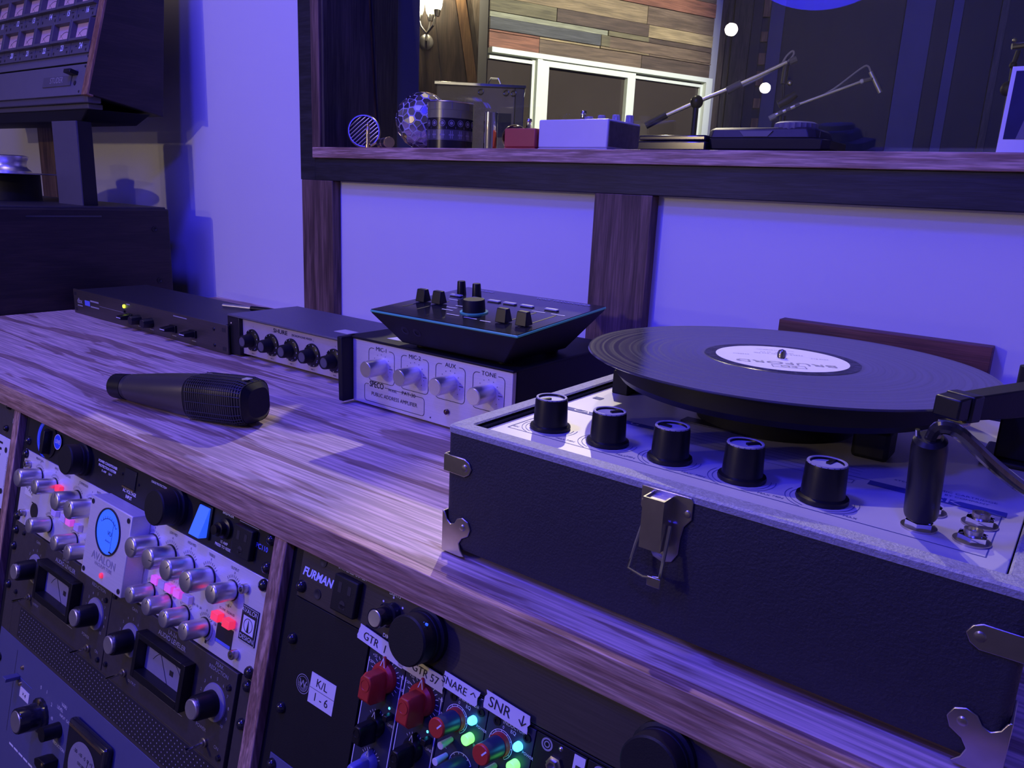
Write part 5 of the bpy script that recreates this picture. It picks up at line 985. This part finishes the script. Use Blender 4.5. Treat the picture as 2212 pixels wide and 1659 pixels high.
for r in range(3):
    z = 0.0786 + 0.0688 * r; nums = MB(); tn = MB()
    for k in range(8):
        x1 = -0.0230 - 0.0787 * k; loc = fr @ Vector((x1, 0, z))
        if m0 is None:
            m0 = MB().box(-0.0765, 0, -0.0045, 0, 0, 0.0225).box(-0.0765, -0.0700, -0.012, 0, 0.0225, 0.0645).box(-0.0025, 0, -0.012, 0, 0.0225, 0.0645).box(-0.0700, -0.0025, -0.012, 0, 0.0600, 0.0645).box(-0.0700, -0.0025, -0.012, 0, 0.0225, 0.0275).build('meter', 'studio_grey2', u, 0.0005)
            m0.location = loc; m0.rotation_euler = (-aB, 0, 0); mp = m0
            d0 = MB().rect(-0.0700, -0.0025, 0.0275, 0.0600, -0.0015).build('meter_dial', 'meter_paper', mp)
            e0 = MB().poly([(-0.036 + 0.030 * math.cos(math.radians(a)), 0.022 + 0.026 * math.sin(math.radians(a))) for a in range(40, 145, 8)], 0.0008, y=-0.0018).seg((-0.036, 0.0280), (-0.060, 0.0440), 0.0006, -0.0018).build('meter_print', 'ink', mp)
        else:
            mp = share(m0, 'meter', u, loc); share(d0, 'meter_dial', mp); share(e0, 'meter_print', mp)
        n_ = 24 - 8 * r - k
        nums.text(str(n_), x1 - 0.0345, z + 0.0140, 0.0160, -0.0049, sx=0.85, bold=0.03)
        tn.rect(x1 - 0.056, x1 - 0.049, z + 0.0135, z + 0.0150, -0.0049).rect(x1 - 0.022, x1 - 0.011, z + 0.0135, z + 0.0150, -0.0049).rect(x1 - 0.070, x1 - 0.066, z + 0.003, z + 0.008, -0.0049).rect(x1 - 0.013, x1 - 0.009, z + 0.003, z + 0.008, -0.0049)
    G(nums).build('lettering', mat('number_print', (0.6, 0.6, 0.9), 0.5, emit=(0.3, 0.28, 0.9), estr=0.18) if r == 0 else bpy.data.materials['number_print'], u); G(tn).build('scale_print', 'ink', u)

# ------------------------------------------------------------------ on the window sill, from the left
SZ = 0.3212
# bullet microphone
u = thing('bullet_microphone', 'round grey bullet microphone with slatted grille at the left end of the sill', 'microphone', (-0.0010, 0.6450, SZ))
cz_ = 0.0302; axb = Vector((0.66, -0.74, 0.12)).normalized(); _, ub, vb_ = basis(axb)
c0 = Vector((0, 0, cz_))
MB().lathe(c0, axb, [(0, -0.036), (0.010, -0.034), (0.020, -0.022), (0.0275, -0.006), (0.0295, 0.0), (0.0298, 0.006), (0.0280, 0.0085), (0.0262, 0.0085), (0.0258, 0.004), (0, 0.003)], 40).build('shell', 'steel', u)
MB().lathe(c0, axb, [(0, 0.0032), (0.0258, 0.0042)], 36).build('grille_cloth', 'ink', u)
for k in range(-4, 5):
    h = k * 0.0054; hl = math.sqrt(max(0.0258 ** 2 - h * h, 0)); dr = (ub * math.cos(0.75) + vb_ * math.sin(0.75)); pr_ = (vb_ * math.cos(0.75) - ub * math.sin(0.75))
    c_ = c0 + axb * 0.0065 + pr_ * h
    MB().tube([c_ - dr * hl, c_ + axb * 0.002, c_ + dr * hl], 0.0011, 6).build('slat', 'steel', u)
# jack plugs
u = thing('jack_plug', 'brass jack plug standing upright in front of the bullet microphone', 'jack plug', (0.0470, 0.6100, SZ))
MB().lathe((0, 0, 0), (0, 0, 1), [(0, 0), (0.0046, 0), (0.0046, 0.006), (0.0036, 0.0065), (0.0034, 0.024), (0.0030, 0.0245), (0.0030, 0.0265), (0.0034, 0.027), (0.0034, 0.034), (0.0022, 0.036), (0.0030, 0.039), (0.0018, 0.0425), (0, 0.043)], 18).build('body', 'brass', u)
u = thing('plug_adapter', 'black plug with brass end cap lying beside the mosaic ball', 'plug', (0.0950, 0.6160, SZ))
a, b = Vector((0.0060, -0.0060, 0.0095)), Vector((-0.0460, 0.0230, 0.0095))
MB().cyl(a.lerp(b, 0.10), b, 0.0086, n=22).build('body', 'black', u); MB().lathe(a, b - a, [(0, 0), (0.0088, 0), (0.0094, 0.0008), (0.0094, 0.006), (0, 0.006)], 24).build('end_cap', 'brass', u)
MB().cyl(a.lerp(b, 0.45), a.lerp(b, 0.56), 0.0090, n=22).build('ring', 'brass', u)
# mosaic ball: voronoi tiles on a sphere
u = thing('mosaic_ball', 'mirror mosaic ball on the sill behind the patterned tin', 'ornament', (0.1255, 0.6680, SZ))
BR = 0.0485; bc = Vector((0, 0, BR))
MB().sphere(bc, BR * 0.975, 32, 20).build('core', 'grout', u)
rng = random.Random(11); sp_ = []
for i in range(210):
    y = 1 - 2 * (i + 0.5) / 210; rr = math.sqrt(1 - y * y); ph = i * 2.399963
    v = Vector((rr * math.cos(ph), rr * math.sin(ph), y)) + Vector((rng.gauss(0, 0.055), rng.gauss(0, 0.055), rng.gauss(0, 0.055))); sp_.append(v.normalized())
bm = bmesh.new()
for v in sp_: bm.verts.new(v)
bm.verts.ensure_lookup_table(); bmesh.ops.convex_hull(bm, input=bm.verts[:]); bm.normal_update()
for v in list(bm.verts):
    fs = list(v.link_faces)
    if len(fs) < 3: continue
    n = v.co.normalized(); _, uu, vv = basis(n)
    cs = []
    for f in fs:
        a_, b2, c2 = [q.co for q in f.verts][:3]; cc = (b2 - a_).cross(c2 - a_).normalized()
        if cc.dot(n) < 0: cc = -cc
        cs.append(cc)
    cs.sort(key=lambda q: math.atan2((q - n).dot(vv), (q - n).dot(uu)))
    ce = sum(cs, Vector()) / len(cs)
    P = [ce + (q - ce) * 0.84 for q in cs]
    tiltv = (n + Vector((rng.gauss(0, 0.05), rng.gauss(0, 0.05), rng.gauss(0, 0.05)))).normalized(); d = ce.dot(tiltv)
    P = [p_ - tiltv * (p_.dot(tiltv) - d) for p_ in P]
    base = [bc + p_ * (BR * 0.965) for p_ in P]
    MB().prism(base, tiltv * (BR * 0.035)).build('tile', 'mirror_tile' if rng.random() < 0.55 else 'tile_b', u)
bm.free()
# patterned tin
u = thing('patterned_tin', 'cylindrical tin with olive and black patterned bands on the sill', 'tin', (0.2190, 0.6330, SZ))
CR = 0.0375
olive, charc = mat('olive_enamel', (0.24, 0.25, 0.10), 0.3, var=0.15, metal=0.2), mat('charcoal_enamel', (0.02, 0.018, 0.02), 0.25, var=0.2, metal=0.2)
greyp = mat('grey_enamel', (0.09, 0.085, 0.10), 0.3, var=0.2, metal=0.2)
for z0, z1, m in ((0.0, 0.0125, charc), (0.0127, 0.0290, greyp), (0.0292, 0.0465, charc), (0.0467, 0.0590, olive), (0.0592, 0.0705, olive)):
    MB().lathe((0, 0, 0), (0, 0, 1), [(0, z0), (CR, z0), (CR, z1), (0, z1)], 48).build('band', m, u)
MB().lathe((0, 0, 0.0705), (0, 0, 1), [(0, 0), (CR, 0), (CR + 0.0006, 0.0008), (CR, 0.0018), (CR - 0.002, 0.0014), (0, 0.0006)], 48).build('lid', 'steel', u)
wr = MB()
for k in range(16):
    x = k * 2 * PI * CR / 16
    wr.disc(x, 0.0385, 0.0050, 0, 16, r_in=0.0041).disc(x, 0.0385, 0.0028, 0, 12).rect(x + 0.0066, x + 0.0072, 0.0300, 0.0330, 0).rect(x - 0.004, x + 0.004, 0.0195, 0.0220, 0).rect(x - 0.002, x - 0.0005, 0.0150, 0.0270, 0).rect(x + 0.001, x + 0.0025, 0.0150, 0.0270, 0)
    if k % 2 == 0: wr.rect(x, x + 0.0006, 0.0592, 0.0705, 0)
    else: wr.rect(x, x + 0.0006, 0.0467, 0.0590, 0)
wr.v = [((CR + 0.0003) * math.sin(x / CR), -(CR + 0.0003) * math.cos(x / CR), z) for x, y, z in wr.v]
wr.build('label_print', mat('tin_line', (0.22, 0.2, 0.24), 0.4), u)
# chrome tube, dark red ball
u = tag(MB().lathe((0, 0, 0), (0, 0, 1), [(0, 0), (0.0106, 0), (0.0106, 0.0552), (0.0098, 0.0560), (0.0086, 0.0560), (0.0084, 0.053), (0, 0.053)], 36).build('chrome_tube', 'chrome', None, loc=(0.3085, 0.6280, SZ)), 'polished chrome tube standing on the sill beside the red pedal', 'tube')
u = tag(MB().sphere((0, 0, 0.021), 0.021, 32, 20).build('glass_ball', 'dark_red', None, loc=(0.3190, 0.6780, SZ)), 'dark red glossy ball tucked behind the red pedal', 'ball')
# pedals
def pedal(name, label, x0, x1, y0, y1, h, m, screws=True):
    r = thing(name, label, 'pedal', ((x0 + x1) / 2, (y0 + y1) / 2, SZ)); w_, d = (x1 - x0) / 2, (y1 - y0) / 2
    MB().box(-w_, w_, -d, d, 0.0032, h).build('enclosure', m, r, 0.0022, seg=3); MB().box(-w_, w_, -d, d, 0.0, 0.0029).build('base_plate', m, r, 0.0006)
    return r
def stomp(r, x, y, h):
    s_ = MB().lathe((x, y, h), (0, 0, 1), [(0, 0), (0.0062, 0), (0.0062, 0.0022), (0.0042, 0.0026), (0.0042, 0.006), (0, 0.006)], 6).build('foot_switch', 'chrome', r)
    MB().lathe((x, y, h + 0.006), (0, 0, 1), [(0, 0), (0.0034, 0), (0.0034, 0.0045), (0.0042, 0.005), (0.0042, 0.0085), (0.0036, 0.0095), (0, 0.0096)], 18).build('plunger', 'chrome', s_)
r = pedal('red_pedal', 'small red effect pedal box on the sill', 0.3426, 0.4015, 0.6200, 0.7150, 0.0310, 'red_paint'); stomp(r, 0.0010, -0.026, 0.0310)
r = pedal('white_pedal', 'white effect pedal box with clear knobs on the sill', 0.4035, 0.5235, 0.6250, 0.7180, 0.0430, 'white_paint'); stomp(r, -0.007, -0.008, 0.0430)
MB().box(0.0600, 0.0606, -0.0440, 0.0440, 0.0060, 0.0400).build('side_sticker', mat('worn_sticker', (0.13, 0.13, 0.12), 0.5, var=0.5, scale=120), r)
ck = mat('clear_knob', (0.55, 0.52, 0.7), 0.15, var=0.1, trans=0.6)
for x, y in ((0.010, 0.016), (0.036, 0.014), (0.052, 0.026), (-0.020, 0.030)):
    MB().lathe((x, y, 0.0430), (0, 0, 1), [(0, 0), (0.0066, 0), (0.0060, 0.010), (0.0052, 0.0112), (0, 0.0112)], 18, flute=0.06).build('knob', ck, r)
# flat black case
u = thing('flat_case', 'flat glossy black case on the sill beside the white pedal', 'case', (0.6290, 0.6540, SZ))
MB().box(-0.0490, 0.0490, -0.0440, 0.0440, 0.0, 0.0120).build('bottom_shell', 'gloss_black', u, 0.002); MB().box(-0.0480, 0.0480, -0.0430, 0.0430, 0.0124, 0.0195).build('lid', 'gloss_black', u, 0.002)
# handheld recorder
u = thing('handheld_recorder', 'dark handheld recorder with ribbed wheel lying on the sill', 'recorder', (0.7480, 0.6600, SZ))
def oct_(x0, x1, y0, y1, c): return [(x0 + c, y0), (x1 - c, y0), (x1, y0 + c), (x1, y1 - c), (x1 - c, y1), (x0 + c, y1), (x0, y1 - c), (x0, y0 + c)]
def O(z, p): return [(a, b, z) for a, b in p]
MB().loft([O(0.0, oct_(-0.068, 0.070, -0.036, 0.036, 0.008)), O(0.004, oct_(-0.074, 0.080, -0.040, 0.040, 0.008)), O(0.014, oct_(-0.0755, 0.080, -0.041, 0.041, 0.008)), O(0.0162, oct_(-0.0755, 0.066, -0.041, 0.041, 0.008))]).build('lower_shell', 'matte_black', u, 0.001)
MB().loft([O(0.0165, oct_(-0.075, 0.064, -0.0405, 0.0405, 0.008)), O(0.0260, oct_(-0.0735, 0.060, -0.039, 0.039, 0.008)), O(0.0290, oct_(-0.070, 0.057, -0.036, 0.036, 0.008))]).build('upper_shell', 'dark_metal', u, 0.001)
MB().prism([(-0.030, -0.0412, 0.0245), (0.012, -0.0412, 0.0245), (0.006, -0.0412, 0.0180), (-0.024, -0.0412, 0.0180)], (0, 0.003, 0)).build('side_label', 'studio_grey', u)
MB().lathe((0.030, -0.012, 0.0250), (0, 0, 1), [(0, 0), (0.0260, 0), (0.0265, 0.002), (0.0255, 0.0095), (0.0215, 0.0115), (0, 0.0120)], 48, flute=0.05).build('wheel', 'studio_grey', u)
MB().box(0.0665, 0.0672, -0.034, -0.031, 0.017, 0.024).build('port', 'ink', u)
# paper sheet and instant photo
tag(MB().box(-0.0700, 0.0700, -0.045, 0.045, 0, 0.0006).build('paper_sheet', 'paper', None, loc=(0.9150, 0.6600, SZ)), 'thin white sheet of paper lying flat on the sill', 'paper')
u = thing('instant_photo', 'white bordered instant photo standing at the right end of the sill', 'photo', (1.0440, 0.6120, SZ), (-0.10, 0, 0))
MB().box(-0.0440, 0.0440, 0, 0.0012, 0, 0.0860).build('card', 'paper', u, 0.0003)
ph = MB().rect(-0.0400, 0.0400, 0.0140, 0.0815, -0.0003).build('picture', mat('photo_dark', (0.02, 0.02, 0.06), 0.25, var=0.5, scale=30), u)
MB().add([(-0.0290, -0.0006, 0.0140), (-0.020, -0.0006, 0.0140), (-0.005, -0.0006, 0.0790), (-0.014, -0.0006, 0.0790)], [(0, 1, 2, 3)]).disc(0.012, 0.045, 0.014, -0.0006).build('picture_detail', 'studio_grey', ph)

# ------------------------------------------------------------------ things in the room behind the glass
# sconce with glass shades on the brown boards
base = SP + SD * (-0.088) + SN * 0.02
u = thing('wall_sconce', 'lit wall sconce with white glass shades and forked arms behind the window', 'sconce', (base.x, base.y, 1.10))
def S(us, z, out): p_ = SD * (us + 0.088) + SN * out; return (p_.x, p_.y, z - 1.10)
MB().lathe(S(-0.088, 1.13, -0.02), SN, [(0, 0), (0.045, 0), (0.045, 0.012), (0.03, 0.022), (0, 0.022)], 24).build('wall_plate', 'steel', u)
MB().tube([S(-0.088, 1.13, 0.0), S(-0.088, 1.09, 0.05), S(-0.088, 1.13, 0.09)], 0.008, 8).build('stem', 'steel', u)
for us, zb, o_ in ((-0.135, 1.262, 0.11), (-0.062, 1.270, 0.08), (-0.025, 1.285, 0.15)):
    MB().tube([S(-0.088, 1.12, 0.09), S(-0.085, 1.16, 0.09), S(us * 0.7 - 0.088 * 0.3, 1.20, o_), S(us, zb - 0.01, o_)], 0.007, 8).build('arm', 'steel', u)
    MB().lathe(S(us, zb - 0.035, o_), (0, 0, 1), [(0, 0), (0.016, 0), (0.024, 0.03), (0.022, 0.04), (0, 0.04)], 18).build('lamp_holder', 'steel', u)
    sd_ = MB().lathe(S(us, zb, o_), (0, 0, 1), [(0, 0), (0.022, 0.0), (0.030, 0.02), (0.040, 0.10), (0.046, 0.16), (0.0, 0.15)], 24).build('shade', 'lamp_glass', u)
q = base + SN * 0.16; light('sconce_bulb', 'POINT', (q.x, q.y, 1.48), (1.0, 0.78, 0.5), 26.0, None, 0.05)
# equipment case in front of the white window
bp0 = Vector((-0.9693, 2.3054, 0)); bD = Vector((0.7875, 0.6164, 0)); bN = Vector((0.6164, -0.7875, 0))
u = thing('equipment_case', 'tall grey equipment case with steel rim in front of the white window', 'case', (bp0.x, bp0.y, FZ))
def E_(mb): return mb.xf(Matrix.Translation((-bp0.x, -bp0.y, -FZ)))
E_(slab(MB(), bp0, bD, bN, -0.30, 0.022, FZ, 0.665, -0.30, 0.0)).build('shell', mat('case_grey', (0.34, 0.30, 0.32), 0.5, var=0.1), u, 0.004)
E_(slab(MB(), bp0, bD, bN, 0.022, 0.060, FZ, 0.668, -0.30, 0.0)).build('end_trim', 'grey_metal', u, 0.004)
E_(slab(MB(), bp0, bD, bN, -0.31, 0.066, 0.665, 0.678, -0.31, 0.01)).build('rim', 'chrome', u, 0.002)
for us in (-0.016, 0.0145, -0.12): E_(MB().lathe(bp0 + bD * us + Vector((0, 0, 0.645)), bN, [(0.011, 0), (0.013, 0.004), (0.010, 0.006), (0.007, 0.004)], 20)).build('ring', 'steel', u)
E_(MB().tube([bp0 + bD * -0.09 + Vector((0, 0, 0.678)), bp0 + bD * -0.08 + Vector((0, 0, 0.70)), bp0 + bD * -0.05 + Vector((0, 0, 0.70)), bp0 + bD * -0.04 + Vector((0, 0, 0.678))], 0.004, 8)).build('handle', 'chrome', u)
E_(slab(MB(), bp0, bD, bN, -0.06, 0.010, 0.47, 0.565, 0.0, 0.006)).build('vent_panel', 'navy_panel', u)
# microphone stands
mP = Vector((0.2028, 2.0283, 0)); mD = Vector((0.934, 0.3572, 0))
def stand(label, px_, parts):
    o_ = mP + mD * px_; r = thing('microphone_stand', label, 'microphone stand', (o_.x, o_.y, FZ), (0, 0, 0), 'microphone stands in the studio room')
    def g(us, z, dn=0.0): p_ = mP + mD * us - o_; return Vector((p_.x, p_.y, z - FZ))
    parts(r, g); return r
def tripod(r, g, us, ztop):
    MB().tube([g(us, FZ + 0.12), g(us, ztop)], 0.009, 10).build('pole', 'black', r)
    c_ = g(us, FZ + 0.16)
    for k in range(3):
        a_ = 2 * PI * k / 3 + 0.4; MB().tube([c_, c_ + Vector((0.30 * math.cos(a_), 0.30 * math.sin(a_), -0.15))], 0.008, 8).build('leg', 'black', r)
def sA(r, g):
    tripod(r, g, -0.1905, 0.540)
    MB().sphere(g(-0.1894, 0.546), 0.020, 14, 10).build('boom_clutch', 'black', r)
    MB().tube([g(-0.338, 0.4735), g(-0.277, 0.5076)], 0.011, 10).build('counterweight', 'dark_metal', r)
    MB().tube([g(-0.300, 0.495), g(-0.1894, 0.546), g(-0.10, 0.584)], 0.006, 10).build('boom', 'alu', r)
    MB().tube([g(-0.104, 0.579), g(-0.064, 0.600)], 0.011, 12).build('grip', 'studio_grey', r)
    MB().tube([g(-0.07, 0.596), g(0.0581, 0.6591)], 0.0062, 10).build('boom', 'alu', r)
    MB().tube(smooth([g(0.045, 0.655), g(0.055, 0.676), g(0.070, 0.690), g(0.074, 0.680), g(0.060, 0.662), g(0.030, 0.643), g(-0.020, 0.612), g(-0.10, 0.575)]), 0.0032, 6).build('cord', 'dim_print', r)
    MB().tube([g(0.066, 0.660), g(0.084, 0.668)], 0.010, 10).build('clip', 'studio_grey', r)
    MB().tube([g(0.0575, 0.652), g(0.0560, 0.600)], 0.0085, 12).build('shock_mount', 'dark_metal', r); MB().sphere(g(0.074, 0.602), 0.008, 12, 8).build('mount_screw', 'steel', r)
    MB().tube([g(0.056, 0.600), g(0.060, 0.560)], 0.004, 8).build('mount_arm', 'black', r)
    MB().tube([g(0.048, 0.541), g(0.074, 0.556), g(0.094, 0.572)], [0.011, 0.013, 0.010], 12).build('microphone_body', 'dark_metal', r)
stand('boom microphone stand with hanging microphone in front of the white window', -0.1905, sA)
def sB(r, g):
    tripod(r, g, 0.066, 0.510)
    MB().tube([g(0.0278, 0.5012), g(0.045, 0.511)], 0.0085, 10).build('counterweight', 'dim_print', r)
    MB().tube([g(0.040, 0.510), g(0.1088, 0.5443)], 0.0062, 10).build('boom', 'alu', r); MB().tube([g(0.1088, 0.5443), g(0.2693, 0.6083)], 0.0048, 10).build('boom', 'alu', r)
    for t in (0.25, 0.55, 0.9): p_ = g(0.040 + 0.069 * t, 0.510 + 0.0343 * t); MB().tube([p_ - Vector((0.006, 0.002, 0.003)), p_ + Vector((0.006, 0.002, 0.003))], 0.0078, 10).build('collar', 'studio_grey', r)
    MB().sphere(g(0.2693, 0.6083), 0.007, 12, 8).build('clip_joint', 'white_plastic', r)
    MB().tube([g(0.2693, 0.6083), g(0.298, 0.617)], 0.006, 8).build('clip', 'studio_grey', r)
    MB().tube([g(0.2888, 0.6345), g(0.3228, 0.5787)], 0.0062, 12).build('microphone_body', 'alu', r)
    MB().tube(smooth([g(0.2888, 0.6345), g(0.2793, 0.6494), g(0.262, 0.643), g(0.1951, 0.5863), g(0.140, 0.555)]), 0.0028, 6).build('cord', 'dim_print', r)
stand('boom microphone stand with slim silver microphone behind the recorder', 0.066, sB)
def sC(r, g):
    tripod(r, g, 0.652, 0.60)
    MB().sphere(g(0.645, 0.592), 0.020, 16, 12).build('microphone_body', 'dark_metal', r)
    MB().tube([g(0.648, 0.61), g(0.646, 0.652), g(0.652, 0.69)], 0.006, 10).build('mount_arm', 'dark_metal', r); MB().sphere(g(0.646, 0.652), 0.010, 12, 8).build('mount_joint', 'black', r)
    MB().tube([g(0.634, 0.700), g(0.668, 0.704)], 0.008, 10).build('clip', 'steel', r); MB().sphere(g(0.638, 0.716), 0.006, 10, 8).build('mount_screw', 'steel', r)
stand('microphone stand partly hidden behind the instant photo', 0.652, sC)
